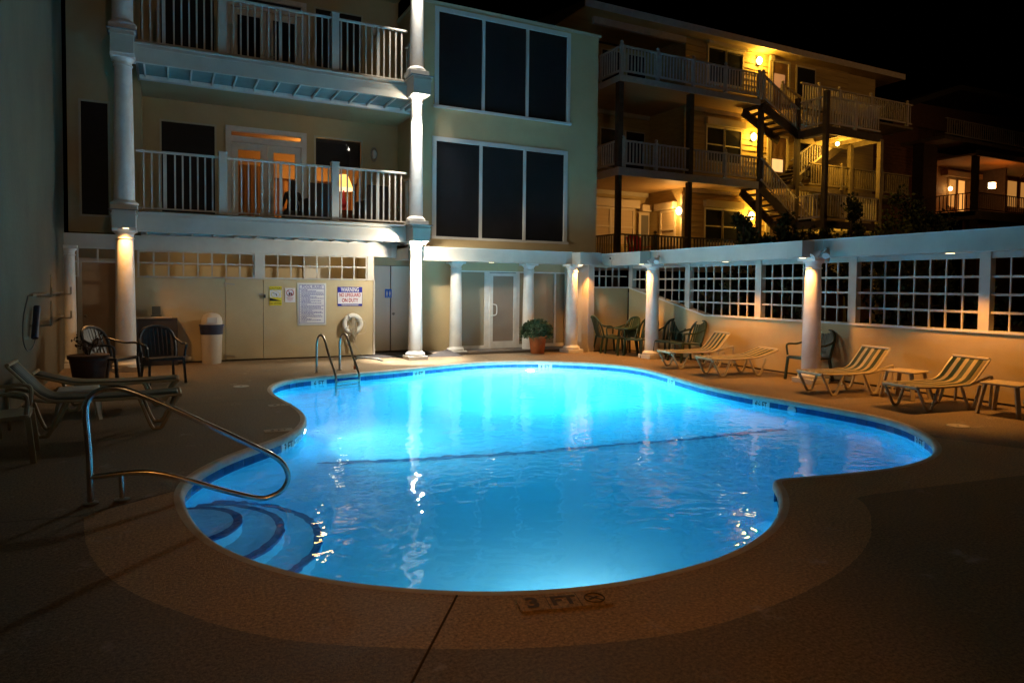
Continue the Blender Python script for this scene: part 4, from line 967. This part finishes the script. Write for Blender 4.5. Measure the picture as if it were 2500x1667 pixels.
sc_=thing('lattice_screen','white square lattice screen on top of the low wall','lattice')
def lat_bar(a,b,w_=.022,name='lattice_bar'): return MB().bar(a,b,w_,.035).build(name,M_beam,sc_)
posts=[1.45,3.58,5.72,7.86,9.97,12.06,14.2]
def capz(y): return 1.045 if y<11.45 else 1.045+(y-11.45)/2.8*.59
for y in posts:
    MB().box(XR+.0,XR+.13,y-.075,y+.075,capz(y)-.02,2.19).build('post',M_beam,sc_)
for i in range(len(posts)-1):
    a,b=posts[i]+.075,posts[i+1]-.075
    box('top_rail',M_beam,XR+.02,XR+.10,a,b,2.10,2.19,sc_)
    for z in (1.83,1.57,1.31):
        ya,yb=a,b
        if z<capz(b): yb=11.45+(z-1.045)/.59*2.8
        if yb>ya+.05: lat_bar((XR+.05,ya,z),(XR+.05,yb,z))
    n=8
    for k in range(1,n):
        y=a+(b-a)*k/n; MB().box(XR+.036,XR+.064,y-.010,y+.010,capz(y)-.005,2.10).build('lattice_bar',M_beam,sc_)
for x in (9.75,9.95,10.15,10.35): MB().box(x-.013,x+.013,14.34,14.37,1.63,2.19).build('lattice_bar',M_beam,sc_)
box('lattice_bar',M_beam,9.53,10.6,14.345,14.365,1.885,1.915,sc_); box('top_rail',M_beam,9.53,10.6,14.33,14.40,2.12,2.19,sc_)
# ---------------------------------------------------------------- deck house behind (three storeys of wooden decks)
hs_=thing('deck_house','three storey wooden apartment house with long lit decks','building')
YD=17.1; YW=18.6; YP=20.5
ZD=[(2.15,2.40),(5.04,5.30),(7.88,8.08)]
for i,(z0,z1) in enumerate(ZD):
    box('deck_floor',M_dwood,12.30,26.5,YD+.06,YW,z0+.12,z1,hs_); box('fascia_board',M_railp,12.26,18.1 if i else 26.5,YD,YD+.05,z0,z1-.02,hs_)
    box('side_fascia',M_railp,12.26,12.30,YD+.05,YP+2,z0,z1-.02,hs_)
    box('porch_floor',M_dwood,12.30,16.1,YW,YP,z0+.12,z1,hs_)
    if i: 
        sb=box('deck_ceiling',mat('porch_ceiling',(.42,.27,.12),.6,var=.2,vs_=4,stretch=(.2,6,1)),12.31,20.0,YD+.06,YW+.0,z0+.09,z0+.118,hs_); box('deck_ceiling',MATS['porch_ceiling'],12.31,16.1,YW,YP,z0+.09,z0+.118,hs_)
        box('crown_trim',M_trim,16.15,26,YW-.08,YW-.001,z0-.06,z0+.085,hs_); box('crown_trim',M_trim,12.4,16.02,YP-.08,YP-.001,z0-.06,z0+.085,hs_)
# roof
mb=MB(); mb.v=[(11.6,18.1,10.36),(27.3,18.1,10.36),(27.3,18.1,10.50),(11.6,18.1,10.50),(11.6,24,10.36),(27.3,24,10.36),(27.3,24,11.3),(11.6,24,11.3)]
mb.f=[(0,1,2,3),(3,2,6,7),(0,4,5,1),(4,7,6,5),(0,3,7,4),(1,5,6,2)]
rf=mb.build('roof',M_roof,hs_); box('eave_board',M_railp,11.6,27.3,18.06,18.098,10.31,10.53,rf)
box('eave_soffit',M_siding,11.65,27.3,18.1,20.4,10.32,10.355,rf); box('inner_beam',M_railp,12.3,16.1,YW-.0,YW+.15,10.1,10.31,hs_)
# walls (siding boards as single pieces over a sheathing panel)
box('wall',M_siding,16.1,26.2,YW+.03,YW+.15,2.4,10.3,hs_)
box('wall',M_siding,12.3,16.1,YP+.03,YP+.15,2.4,10.3,hs_)
box('return_wall',M_siding,16.1,16.25,YW+.15,YP+.03,2.4,10.3,hs_)
def siding(x0,x1,y,z0,z1,step=.2,holes=()):
    me={}
    z=z0
    while z<z1-.02:
        segs=[(x0,x1)]
        for h in holes:
            if h[2]<z+step/2<h[3]:
                ns=[]
                for a,b in segs:
                    if h[0]>a: ns.append((a,min(b,h[0])))
                    if h[1]<b: ns.append((max(a,h[1]),b))
                segs=[q for q in ns if q[1]-q[0]>.05]
        for a,b in segs:
            key=(round(a,3),round(b,3))
            if key not in me:
                q=MB(); q.v=[(a,0,0),(b,0,0),(b,0.04,step-.004),(a,0.04,step-.004),(a,.045,0),(b,.045,0)]; q.f=[(0,1,2,3),(0,4,5,1)]; me[key]=q.mesh('siding_board',M_siding)
            inst(me[key],'siding_board',hs_,(0,y,z))
        z+=step
for i,zf in enumerate((2.40,5.30,8.08)):
    hl=[(17.05,18.80,zf+.78,zf+2.12),(20.2,21.15,zf,zf+2.1),(21.5,22.6,zf+.6,zf+2.1)]
    siding(16.1,24.5,YW,zf,(4.98,7.82,10.3)[i],.2,hl)
    for a,b in ((17.12,17.90),(17.97,18.73)):
        wn=MB().box(a-.06,a,YW-.03,YW+.03,zf+.8,zf+2.10).box(b,b+.06,YW-.03,YW+.03,zf+.8,zf+2.10).box(a,b,YW-.03,YW+.03,zf+2.03,zf+2.10).box(a,b,YW-.03,YW+.03,zf+.8,zf+.87).build('window_frame',M_trim,hs_)
        box('pane',M_glass,a,b,YW+.01,YW+.02,zf+.87,zf+2.03,wn); box('sash_bar',M_trim,a,b,YW-.01,YW+.009,zf+1.43,zf+1.47,wn)
    box('shutter_box',M_trim,17.0,18.85,YW-.16,YW-.005,zf+2.12,zf+2.36,hs_)
    dr=MB().box(20.18,20.27,YW-.04,YW+.03,zf,zf+2.12).box(21.08,21.17,YW-.04,YW+.03,zf,zf+2.12).box(20.27,21.08,YW-.04,YW+.03,zf+2.03,zf+2.12).build('door_frame',M_trim,hs_)
    box('door_panel',mat('dark_door',(.16,.09,.05),.5),20.27,21.08,YW,YW+.02,zf,zf+2.03,dr)
    lit={0:None,1:(.75,1.22),2:(1.1,1.62)}[i]
    if lit: box('lit_pane',mat('lit_pane_%d'%i,(.5,.4,.3),.5,emit=(1,.60,.22) if i==1 else (.85,.34,.15),es=.95 if i==1 else .32),20.35,20.92,YW-.006,YW-.002,zf+lit[0],zf+lit[1],dr)
    box('corner_trim',M_trim,20.05,20.14,YW-.05,YW-.005,zf,zf+2.15,hs_); box('bracket',M_trim,20.03,20.22,YW-.14,YW-.051,zf+2.02,zf+2.2,hs_)
    wn=box('window_frame',M_trim,21.5,22.6,YW-.02,YW+.02,zf+.6,zf+2.1,hs_); box('pane',M_glass,21.57,22.53,YW-.03,YW-.021,zf+.67,zf+2.03,wn)
    if i: # dim screened porch windows on the left
        for a in (12.8,13.9,15.0):
            wn=box('window_frame',M_trim,a-.05,a+.85,YP-.02,YP+.02,zf+.6,zf+2.05,hs_); box('pane',M_glass,a,a+.8,YP-.03,YP-.021,zf+.65,zf+2.0,wn)
# lit porch on the ground level, left
zf=2.40
M_shut=mat('shutter_white',(.60,.50,.36),.5)
M_blind=mat('blind',(.55,.42,.26),.6,var=.15,vs_=2,stretch=(.2,.2,30))
for a,b in ((13.55,14.30),(14.42,15.35)):
    wn=MB().box(a-.07,a,YP-.04,YP+.03,zf+.8,zf+2.12).box(b,b+.07,YP-.04,YP+.03,zf+.8,zf+2.12).box(a,b,YP-.04,YP+.03,zf+2.05,zf+2.12).box(a,b,YP-.04,YP+.03,zf+1.40,zf+1.46).build('window_frame',M_shut,hs_)
    box('pane',M_blind,a,b,YP-.01,YP,zf+.8,zf+2.05,wn)
box('shutter_box',M_shut,13.35,15.55,YP-.22,YP-.005,zf+2.12,zf+2.42,hs_,bevel=.03)
dr=MB().box(15.62,15.75,YP-.05,YP+.03,zf,zf+1.92).box(16.0-.02,16.08,YP-.05,YP+.03,zf,zf+1.92).box(15.75,15.98,YP-.05,YP+.03,zf+1.80,zf+1.92).build('door_frame',M_shut,hs_)
# return wall (faces -x) window, and door in it
wn=MB().box(16.04,16.10,18.95,19.02,zf+.7,zf+2.0).box(16.04,16.10,19.72,19.79,zf+.7,zf+2.0).box(16.04,16.10,19.02,19.72,zf+1.93,zf+2.0).box(16.04,16.10,19.02,19.72,zf+1.28,zf+1.34).build('window_frame',M_shut,hs_)
box('pane',M_blind,16.075,16.085,19.02,19.72,zf+.7,zf+1.93,wn)
box('shutter_box',M_shut,15.88,16.095,18.9,19.95,zf+2.02,zf+2.28,hs_,bevel=.03)
box('return_trim',M_shut,16.03,16.099,YW-.02,YW+.08,zf,zf+2.5,hs_)
pd=thing('porch_door','glass panelled porch door with a roller shutter box above','door',(0,0,0))
MB().box(15.56,15.66,20.38,20.43,zf,zf+2.0).box(16.0,16.04,20.38,20.43,zf,zf+2.0).box(15.66,16.0,20.38,20.43,zf+1.9,zf+2.0).build('door_frame',M_shut,pd)
box('pane',mat('porch_glass',(.16,.15,.13),.3),15.66,16.0,20.40,20.41,zf,zf+1.9,pd); box('shutter_box',M_shut,15.58,16.04,20.2,20.42,zf+2.02,zf+2.28,pd,bevel=.03)
# posts
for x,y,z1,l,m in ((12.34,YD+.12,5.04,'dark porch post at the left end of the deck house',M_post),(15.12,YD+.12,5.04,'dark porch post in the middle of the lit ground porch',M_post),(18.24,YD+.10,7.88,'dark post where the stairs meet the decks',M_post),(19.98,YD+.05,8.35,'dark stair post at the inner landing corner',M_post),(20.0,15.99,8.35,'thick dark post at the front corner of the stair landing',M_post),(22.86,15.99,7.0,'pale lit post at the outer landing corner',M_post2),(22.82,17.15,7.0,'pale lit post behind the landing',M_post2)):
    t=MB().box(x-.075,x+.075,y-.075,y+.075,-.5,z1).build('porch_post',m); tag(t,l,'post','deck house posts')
for x in (15.12,12.34):
    t=MB().box(x-.09,x+.09,YD+.03,YD+.21,5.30,7.86).build('porch_post',M_post); tag(t,'upper dark post standing on the second deck, %s'%('middle one' if x>14 else 'left end one'),'post','deck house posts')
# stair landings and flights
st=thing('stair_tower','wooden outside stairs with two landings beside the decks','stairs')
for zt,nm in ((7.17,'a'),(3.98,'b')):
    box('landing_floor',M_dwood,19.98,22.9,16.06,17.2,zt-.05,zt,st)
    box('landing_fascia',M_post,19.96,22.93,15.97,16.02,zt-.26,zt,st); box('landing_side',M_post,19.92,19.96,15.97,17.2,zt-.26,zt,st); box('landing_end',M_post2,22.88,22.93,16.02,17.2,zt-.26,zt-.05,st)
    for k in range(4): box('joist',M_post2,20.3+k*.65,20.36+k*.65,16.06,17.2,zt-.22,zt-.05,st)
    box('rear_beam',M_post2,19.96,22.9,17.2,17.26,zt-.32,zt-.05,st)
def flight(x0,z0,x1,z1,y0,y1,n,m=M_post):
    for y in (y0,y1): MB().bar((x0,y,z0-.14),(x1,y,z1-.14),.05,.30).build('stringer',m,st)
    for i in range(n):
        u=(i+.5)/n; x=x0+(x1-x0)*u; z=z0+(z1-z0)*u; box('tread',M_post,x-.14,x+.14,min(y0,y1),max(y0,y1),z-.02,z+.02,st)
flight(18.2,8.0,20.0,7.17,YD,YD+.9,6); flight(18.2,5.2,20.0,3.98,YD,YD+.9,7)
flight(19.7,5.35,22.5,7.10,17.35,18.25,9); flight(19.7,2.5,22.5,3.95,17.35,18.25,8)
def wood_rail(name,label,a,b,z0,z1=None,h=.85,m=M_railp,posts_=(),spacing=.125,group='deck house railings',posth=.12):
    """railing between plan points a and b, floor height z0..z1"""
    z1=z0 if z1 is None else z1
    t=thing(name,label,'railing',(0,0,0),0,group)
    A=Vector((a[0],a[1],z0)); B=Vector((b[0],b[1],z1)); L=(Vector(b)-Vector(a)).length
    MB().bar(A+Vector((0,0,h)),B+Vector((0,0,h)),.09,.04).build('top_rail',m,t); MB().bar(A+Vector((0,0,.12)),B+Vector((0,0,.12)),.04,.06).build('bottom_rail',m,t)
    mb=MB(); n=int(L/spacing)
    for i in range(1,n):
        p=A.lerp(B,i/n); mb.box(p.x-.019,p.x+.019,p.y-.019,p.y+.019,p.z+.12,p.z+h-.02)
    tag(mb.build('balusters',m,t),kind='stuff')
    for u in posts_:
        p=A.lerp(B,u); MB().box(p.x-.05,p.x+.05,p.y-.05,p.y+.05,p.z,p.z+h+.05).ball((p.x,p.y,p.z+h+.05+.06),.055,6).build('newel',m,t,True)
    return t
yr=YD+.05
wood_rail('deck_railing','upper deck railing from the left corner to the stairs',(12.34,yr),(18.1,yr),8.08,posts_=(0,.24,.49,.73,.995))
wood_rail('deck_railing','upper deck side railing running back behind the hotel corner',(12.32,yr+.1),(12.32,yr+3),8.08)
wood_rail('deck_railing','middle deck railing left of the centre post',(12.45,yr),(15.02,yr),5.30,h=.8,posts_=(0,.49))
wood_rail('deck_railing','middle deck railing right of the centre post',(15.22,yr),(18.05,yr),5.30,h=.8,posts_=(.49,))
wood_rail('deck_railing','middle deck side railing running back behind the hotel corner',(12.32,yr+.1),(12.32,yr+3),5.30,h=.8)
wood_rail('deck_railing','ground porch railing before the red chair',(12.45,yr),(15.02,yr),2.40,m=M_dwood,posts_=(.5,))
wood_rail('deck_railing','ground porch railing right of the centre post',(15.22,yr),(19.8,yr),2.40,m=M_dwood)
wood_rail('deck_railing','ground porch side railing at its left end',(12.32,yr+.1),(12.32,yr+3),2.40,m=M_dwood)
wood_rail('stair_railing','sloping rail of the upper stair flight',(18.2,YD),(19.95,YD),8.08,7.1,m=M_railp,posts_=(0,))
wood_rail('stair_railing','inner sloping rail of the upper stair flight',(19.7,YD+.5),(21.7,YD+.5),8.05,7.4,posts_=(0,))
wood_rail('stair_railing','brightly lit sloping rail of the lower stair flight',(18.2,YD),(19.95,YD),5.25,3.98)
wood_rail('stair_railing','inner sloping rail of the lower stair flight',(20.1,YD+.3),(21.3,YD+.3),4.85,4.05,m=M_trim)
wood_rail('landing_railing','left side railing of the upper landing',(19.95,16.1),(19.95,17.0),7.17,h=1.0)
wood_rail('landing_railing','front railing of the upper landing',(20.1,16.0),(22.85,16.0),7.17,h=1.0,posts_=(.5,))
wood_rail('landing_railing','left side railing of the lower landing',(19.95,16.1),(19.95,17.0),3.98,h=.9)
wood_rail('landing_railing','front railing of the lower landing',(20.1,16.0),(22.85,16.0),3.98,h=.9)
wood_rail('deck_railing','upper deck railing beyond the stairs',(20.1,yr),(26.4,yr),8.08,posts_=(.15,.32,.6,.95))
wood_rail('deck_railing','middle deck railing beyond the stairs',(20.6,yr),(26.4,yr),5.30,posts_=(.3,.7),m=M_post2)
wood_rail('stair_railing','sloping rail of the hidden rear stair flight',(19.9,17.3),(22.5,17.3),5.35,7.1)
# lamps on the deck house
def wall_lamp(label,x,y,z,m,power,color,dx=0,dy=-1):
    t=thing('wall_lamp',label,'lamp',(x,y,z),0,'lit wall lamps on the deck house')
    MB().lathe([(.07,-.13),(.085,-.09),(.085,.09),(.07,.13)],(dx*.0,dy*.02,0),14,sx=1,sy=.35).build('lamp_back',M_post,t,True)
    MB().ball((dx*.07,dy*.07,0),.10,8,1.45).build('lamp_lens',m,t,True)
    point('wall_lamp_light',(x+dx*.26,y+dy*.26,z),power,color,.05); return t
AY=(1,.50,.05)
wall_lamp('amber wall lamp on the top deck beside the door',19.50,YW-.01,10.0,M_lampy,90,AY)
wall_lamp('amber wall lamp on the middle deck beside the stair post',19.30,YW-.01,7.20,M_lampy,85,AY)
wall_lamp('amber wall lamp on the ground porch behind the stair post',19.28,YW-.01,4.31,M_lampy,85,AY)
wall_lamp('orange porch lamp near the corner of the lit ground porch',16.0,18.62,4.30,M_lampp,62,(1,.52,.13),-1,0)
lb=thing('landing_bulb','bare glowing bulb under the upper stair landing','lamp',(21.32,16.55,6.80)); MB().ball((0,0,0),.07,8).build('bulb',M_lampy,lb,True); MB().lathe([(.03,.06),(.03,.11)],n=10).build('socket',M_post,lb)
point('landing_bulb_light',(21.32,16.55,6.68),95,AY,.06)
point('landing_under_fill',(21.5,16.7,3.45),30,(1,.55,.07),.06)  # added fill below the lower landing, without a bulb of its own
# red chair on the porch
ac=thing('adirondack_chair','red fan-back chair on the lit ground porch','chair',(13.95,18.2,2.40),math.radians(-100))
for i in range(-2,3): MB().bar((-.25,i*.095,.30),(-.48,i*.115,1.02-.035*abs(i)**1.5),.085,.018,up=(1,0,0)).build('back_slat',M_red,ac)
MB().add([(-.25,-.26,.28),(.28,-.26,.40),(.28,.26,.40),(-.25,.26,.28),(-.25,-.26,.25),(.28,-.26,.36),(.28,.26,.36),(-.25,.26,.25)],[(0,1,2,3),(7,6,5,4),(0,4,5,1),(1,5,6,2),(2,6,7,3),(3,7,4,0)]).build('seat',M_red,ac)
for s in (-1,1):
    MB().box(-.35,.33,s*.33-.06,s*.33+.06,.56,.58).build('armrest',M_red,ac); MB().bar((.27,s*.31,.56),(.27,s*.31,0),.04,.08).build('leg',M_red,ac); MB().bar((.2,s*.24,.34),(-.5,s*.24,.0),.03,.10).build('leg',M_red,ac)
# ---------------------------------------------------------------- second house far right
h3=thing('brick_house','dark brick house at the far right with one orange lit porch','building')
box('wing_wall',M_brick,33,39.0,24.0,30,-.1,10.6,h3); 
mb=MB(); fr_=[(32.4,10.55),(37.1,12.1),(52,12.5),(52,12.75),(37.1,12.38),(32.3,10.8)]
mb.v=[(x,21.5,z) for x,z in fr_]+[(x,32,z) for x,z in fr_]; mb.f=[(0,1,4,5),(1,2,3,4),(6,11,10,7),(7,10,9,8)]+[(a,a+6,(a+1)%6+6,(a+1)%6) for a in range(6)]
mb.build('roof',M_roof,h3)
mb=MB(); mb.v=[(33,24,10.6),(39,24,10.6),(52,24,10.6),(52,24,12.45),(37.1,24,12.05),(33,24,10.7)]; mb.f=[(0,1,4,5),(1,2,3,4)]; mb.build('gable_wall',M_brick,h3)
box('upper_deck',M_dwood,36.0,52,21.6,24,9.5,9.68,h3)
me_=MB().box(33.05,38.95,23.95,23.998,0,.13).mesh('siding_board',M_brick)
for k in range(28): inst(me_,'siding_board',h3,(0,0,4.9+k*.17))
for a in (34.0,40.5,43.5,47.0): wn=box('window_frame',M_dwood,a,a+1.3,23.93,23.99,10.0,11.3,h3); box('pane',M_glass,a+.08,a+1.22,23.92,23.929,10.08,11.22,wn)
wood_rail_late=True
M_orw=mat('porch_wall',(.40,.24,.10),.7,var=.1,vs_=2)
box('porch_back_wall',M_orw,39.0,52,24.5,24.7,5.9,9.0,h3); box('porch_ceiling',M_orw,38.6,52,21.5,24.5,8.9,9.0,h3); box('porch_floor',M_dwood,38.9,52,21.6,24.5,5.7,5.95,h3)
box('fascia_board',M_dwood,38.9,52,21.5,21.6,5.5,5.98,h3); box('side_fascia',M_dwood,38.9,38.98,21.6,24.0,5.5,5.98,h3); box('upper_fascia',M_post,38.6,52,21.4,21.5,8.85,9.15,h3)
box('lower_wall',M_brick,39.2,52,22.2,22.4,-.5,5.5,h3); box('upper_wall',M_brick,39.1,52,24.0,24.2,9.0,10.6,h3)
box('porch_return',M_post,44.2,44.35,22.9,24.5,5.95,8.9,h3)
for a,b,z0,z1,e in ((41.3,41.9,6.6,8.2,.6),(42.2,42.8,6.4,8.2,1.2),(44.6,45.1,6.9,8.2,.9),(47.4,48.4,7.0,8.6,.5),(48.9,49.8,7.0,8.6,.5)):
    wn=box('window_frame',M_orw,a-.1,b+.1,24.42,24.49,z0-.1,z1+.1,h3); box('pane',mat('lit_orange_%d'%int(e*10),(.5,.3,.1),.5,emit=(1,.42,.09),es=e*.8),a,b,24.40,24.415,z0,z1,wn)
box('door_header',M_orw,40.6,44.1,24.1,24.49,8.35,8.65,h3)
for x,l in ((39.05,'dark corner post of the far right lit porch'),(46.2,'second dark post of the far right lit porch'),(48.6,'third dark post of the far right lit porch')):
    t=MB().box(x-.14,x+.14,21.6,21.88,-.5,8.9).build('porch_post',M_post); tag(t,l,'post','far porch posts')
MB().box(36.2,37.4,22.8,23.4,-.5,9.5).build('dark_pier',M_post,h3)
wood_rail('porch_railing','front railing of the far orange porch',(39.2,21.65),(52,21.65),5.95,h=1.0,m=M_post,spacing=.2,group='far porch railings')
wood_rail('porch_railing','upper storey railing above the far orange porch',(36.1,21.65),(51,21.65),9.68,h=.9,m=M_railp,spacing=.2,group='far porch railings')
wood_rail('porch_railing','left side railing of the far orange porch',(39.0,21.9),(39.0,24.2),5.95,h=1.0,m=M_post,spacing=.2,group='far porch railings')
lm=thing('porch_lantern','square white lantern on the far orange porch','lamp',(42.1,22.5,7.65)); box('lantern_glass',mat('lantern_glow',(1,.8,.5),.5,emit=(1,.74,.36),es=9),-.15,.15,-.12,.12,-.16,.16,lm); MB().box(-.18,.18,-.15,.15,.16,.2).build('lantern_top',M_post,lm)
point('porch_lantern_light',(42.1,22.2,7.5),60,(1,.27,.035),.15)
for x,z,l in ((41.05,7.6,'small round bulb at the left of the far porch'),(45.2,7.9,'small round bulb right of the far porch lantern')):
    t=MB().ball((x,24.2,z),.11,6,1.2).build('porch_bulb',M_lampp,None,True); tag(t,l,'lamp','far porch bulbs')
fg=thing('porch_flag','striped flag hanging from a slanted pole on the far porch','flag',(0,0,0))
MB().tube([(43.0,21.5,8.0),(43.6,20.9,9.2)],.03,6).build('flag_pole',M_post,fg)
mb=MB(); mb.v=[]
for i in range(7):
    for j in range(5): mb.v.append((42.55+.13*i+.05*math.sin(j*2+i),20.9+.06*math.sin(i*1.7+j),9.1-.20*j-(.12*(6-i) if j else .06*(6-i))+.1))
mb.f=[(i*5+j,(i+1)*5+j,(i+1)*5+j+1,i*5+j+1) for i in range(6) for j in range(4)]
mb.build('flag_cloth',stripemat('flag_stripes',(.3,.25,.22),(.35,.03,.02),7),fg,True)
# ---------------------------------------------------------------- cedars and shrubs behind the wall
def cedar(label,x,y,h,seed,wide=.5,n=1500,lean=0,base=-.5,clumps=9,z0=.25):
    random.seed(seed); t=thing('cedar_shrub',label,'shrub',(x,y,base),0,'windswept cedars behind the wall')
    H_=h-base; tr=[(0,0,0)]
    for i in range(1,6): tr.append((lean*i/5+random.uniform(-.12,.12),random.uniform(-.1,.1),H_*i/5*.93))
    bm_=MB().tube(catmull(tr,3,False),[.09*(1-.8*i/15) for i in range(16)],7)
    cl=[]
    for i in range(clumps):
        u=z0+(1-z0)*(i+.5)/clumps; k=min(4,int(u*5)); f=u*5-k; b=[tr[k][q]+(tr[k+1][q]-tr[k][q])*f for q in range(3)]
        a=random.uniform(0,2*PI); r=wide*random.uniform(.35,1.0)*(1-.45*u); c=(b[0]+math.cos(a)*r,b[1]+math.sin(a)*r*.7,b[2]+random.uniform(0,.2)); cl.append((c,random.uniform(.14,.30)*(1.15-.4*u)*(wide/.5)**.5)); bm_.tube([b,c],[.03,.012],5)
    bm_.build('trunk',M_bark,t,True)
    def f():
        c,r=random.choice(cl); return tuple(c[q]+random.gauss(0,r*.55)*(1.2 if q==2 else 1) for q in range(3))
    o=leaf_blob(n,f,.13,M_leafd,'crown',t,seed,up=.8); return t
cedar('forked windswept cedar before the amber ground lamp wall',14.95,15.0,4.05,21,.55,2200,.30,clumps=7,z0=.62)
cedar('slim upright cedar before the amber trim',16.75,15.0,4.0,22,.45,1800,0,clumps=9,z0=.5)
cedar('low bushy cedar left of the upright one',16.0,14.9,3.35,23,.6,1800,.1,clumps=9,z0=.5)
cedar('low dark cedar under the lower landing',17.6,15.0,3.45,24,.7,2200,0,clumps=10,z0=.5)
cedar('dark cedar beneath the stair landing post',18.5,14.8,3.7,25,.7,2200,0,clumps=10,z0=.5)
cedar('spiky cedar in front of the lower landing rail',19.9,14.9,3.55,26,.8,2400,.2,clumps=12,z0=.5)
cedar('tall dark cedar right of the front landing post',20.6,15.4,4.9,27,.55,2200,0,clumps=10,z0=.45)
cedar('broad dark cedar at the right end of the landing',22.0,15.0,3.7,28,1.0,2800,0,clumps=12,z0=.45)
cedar('tall shadowy cedar between the two houses',23.6,15.6,5.2,29,1.1,3600,.2,clumps=16,z0=.3)
cedar('shadowy cedar right of the tall one',25.2,15.4,4.6,30,1.2,3200,0,clumps=14,z0=.3)
for i,(x,y,h) in enumerate(((11.9,12.8,1.5),(12.2,10.6,1.7),(12.6,8.6,1.6),(12.3,6.6,1.5),(13.4,13.6,2.0))):
    cedar('bare twiggy bush behind the lattice, number %s along from the corner'%('one','two','three','four','five')[i],x,y,h,40+i,.6,500,0,clumps=8,z0=.3)
# ---------------------------------------------------------------- balcony people and furniture
def wicker(label,x,y,rz):
    t=thing('wicker_chair',label,'chair',(x,y,2.945),rz,'dark wicker chairs on the lower balcony')
    MB().box(-.28,.28,-.28,.28,.0,.42).build('seat',M_wicker,t,bevel=.03); MB().add([(-.30,-.30,.3),(-.30,.30,.3),(-.36,.27,.98),(-.36,-.27,.98),(-.22,-.30,.3),(-.22,.30,.3),(-.30,.27,.96),(-.30,-.27,.96)],[(0,3,2,1),(4,5,6,7),(3,7,6,2),(0,4,7,3),(1,2,6,5),(0,1,5,4)]).build('backrest',M_wicker,t)
    for s in (-1,1): MB().box(-.28,.25,s*.29-.05,s*.29+.05,.0,.64).build('armrest',M_wicker,t,bevel=.03)
    return t
wicker('dark wicker chair right of the seated person on the lower balcony',3.14,16.3,math.radians(95))
st_=thing('balcony_stool','dark wicker stool under the seated person on the lower balcony','stool',(2.61,16.45,2.945)); MB().box(-.22,.22,-.22,.22,.0,.36).build('seat',M_wicker,st_,bevel=.03)
wicker('dark wicker chair at the right end of the lower balcony',4.35,15.95,math.radians(100))
def skinmesh(name,verts,edges,rad,m,parent,root=0,sub=1):
    me=bpy.data.meshes.new(name); me.from_pydata(verts,edges,[]); me.update(); o=bpy.data.objects.new(name,me); col.objects.link(o); o.parent=parent; me.materials.append(m)
    o.modifiers.new('skin','SKIN'); me.skin_vertices or None
    sv=me.skin_vertices[0].data if me.skin_vertices else None
    if sv is None:
        bm=bmesh.new(); bm.from_mesh(me); bm.verts.layers.skin.verify(); bm.to_mesh(me); bm.free(); sv=me.skin_vertices[0].data
    for i,r in enumerate(rad): sv[i].radius=(r,r)
    sv[root].use_root=True
    s=o.modifiers.new('sub','SUBSURF'); s.levels=sub; s.render_levels=sub
    return o
pe=thing('person','person with long hair seated with back turned on the lower balcony','person',(2.61,16.45,2.90),math.radians(90))
pe.scale=(.86,.86,.86)
V_=[(-.02,0,.50),(-.06,0,.72),(-.04,0,.92),(-.03,0,1.02),(-.0,0,1.09),(-.03,.17,.92),(.02,.23,.70),(.20,.24,.60),(-.03,-.17,.92),(.02,-.23,.70),(.20,-.24,.60),(.0,.10,.49),(.38,.11,.50),(.42,.12,.08),(.0,-.10,.49),(.38,-.11,.50),(.42,-.12,.08),(.52,.12,.05),(.52,-.12,.05)]
E_=[(0,1),(1,2),(2,3),(3,4),(2,5),(5,6),(6,7),(2,8),(8,9),(9,10),(0,11),(11,12),(12,13),(0,14),(14,15),(15,16),(13,17),(16,18)]
R_=[.15,.13,.12,.05,.055,.065,.045,.035,.065,.045,.035,.10,.075,.05,.10,.075,.05,.04,.04]
skinmesh('body',V_,E_,R_,M_cloth,pe)
MB().ball((.01,0,1.16),.095,10,1.2).build('head',M_skin,pe,True)
hb=MB().ball((-.015,0,1.18),.112,10,1.15).build('hair',M_hair,pe,True)
MB().tube([(-.07,0,1.15),(-.13,0,1.0),(-.15,0,.85),(-.14,0,.74)],[.09,.10,.085,.03],10).build('hair_length',M_hair,pe,True)
for s in (-1,1):
    MB().ball((.27,s*.24,.60),.036,6,.7).build('palm',M_skin,pe,True)
# ---------------------------------------------------------------- added lamps out of view: warm flood, street lamp, facade fill
wl=thing('added_pole_lamp','warm flood lamp on a pole, added unseen behind the photographer','lamp',(1.2,-3.2,0)); MB().tube([(0,0,0),(0,0,4.6)],.05,10).build('pole',M_post,wl,True)
MB().lathe([(.10,4.6),(.16,4.7),(.05,4.8)],n=14).build('lamp_head',M_post,wl,True); MB().lathe([(.09,4.57),(.09,4.595)],n=14).build('lens',M_lampp,wl)
spot('added_pole_beam',(1.2,-3.1,4.5),(.6,7.0,-4.5),420,(1,.37,.05),37,1.0,.10)  # unseen lamp added for the orange light on the near deck
sl=thing('added_street_lamp','added sodium street lamp beyond the lattice wall, out of the picture','lamp',(27,2,0)); MB().tube([(0,0,-.1),(0,0,9),(-.4,.1,9.6),(-1.3,.4,9.7)],.08,10).build('pole',M_post,sl,True)
MB().box(-1.7,-1.2,.3,.5,9.6,9.72).build('lamp_head',M_lampp,sl); spot('added_street_light',(25.5,2.4,9.4),(.08,1,-.08),700,(1,.50,.18),85,.8,.15)  # unseen lamp added to lift the dark house fronts
spot('facade_fill',(1.2,-3.0,4.4),(.20,1,.06),420,(1,.66,.33),75,.9,.12)  # added warm fill on the hotel facade, offsets the blue pool light
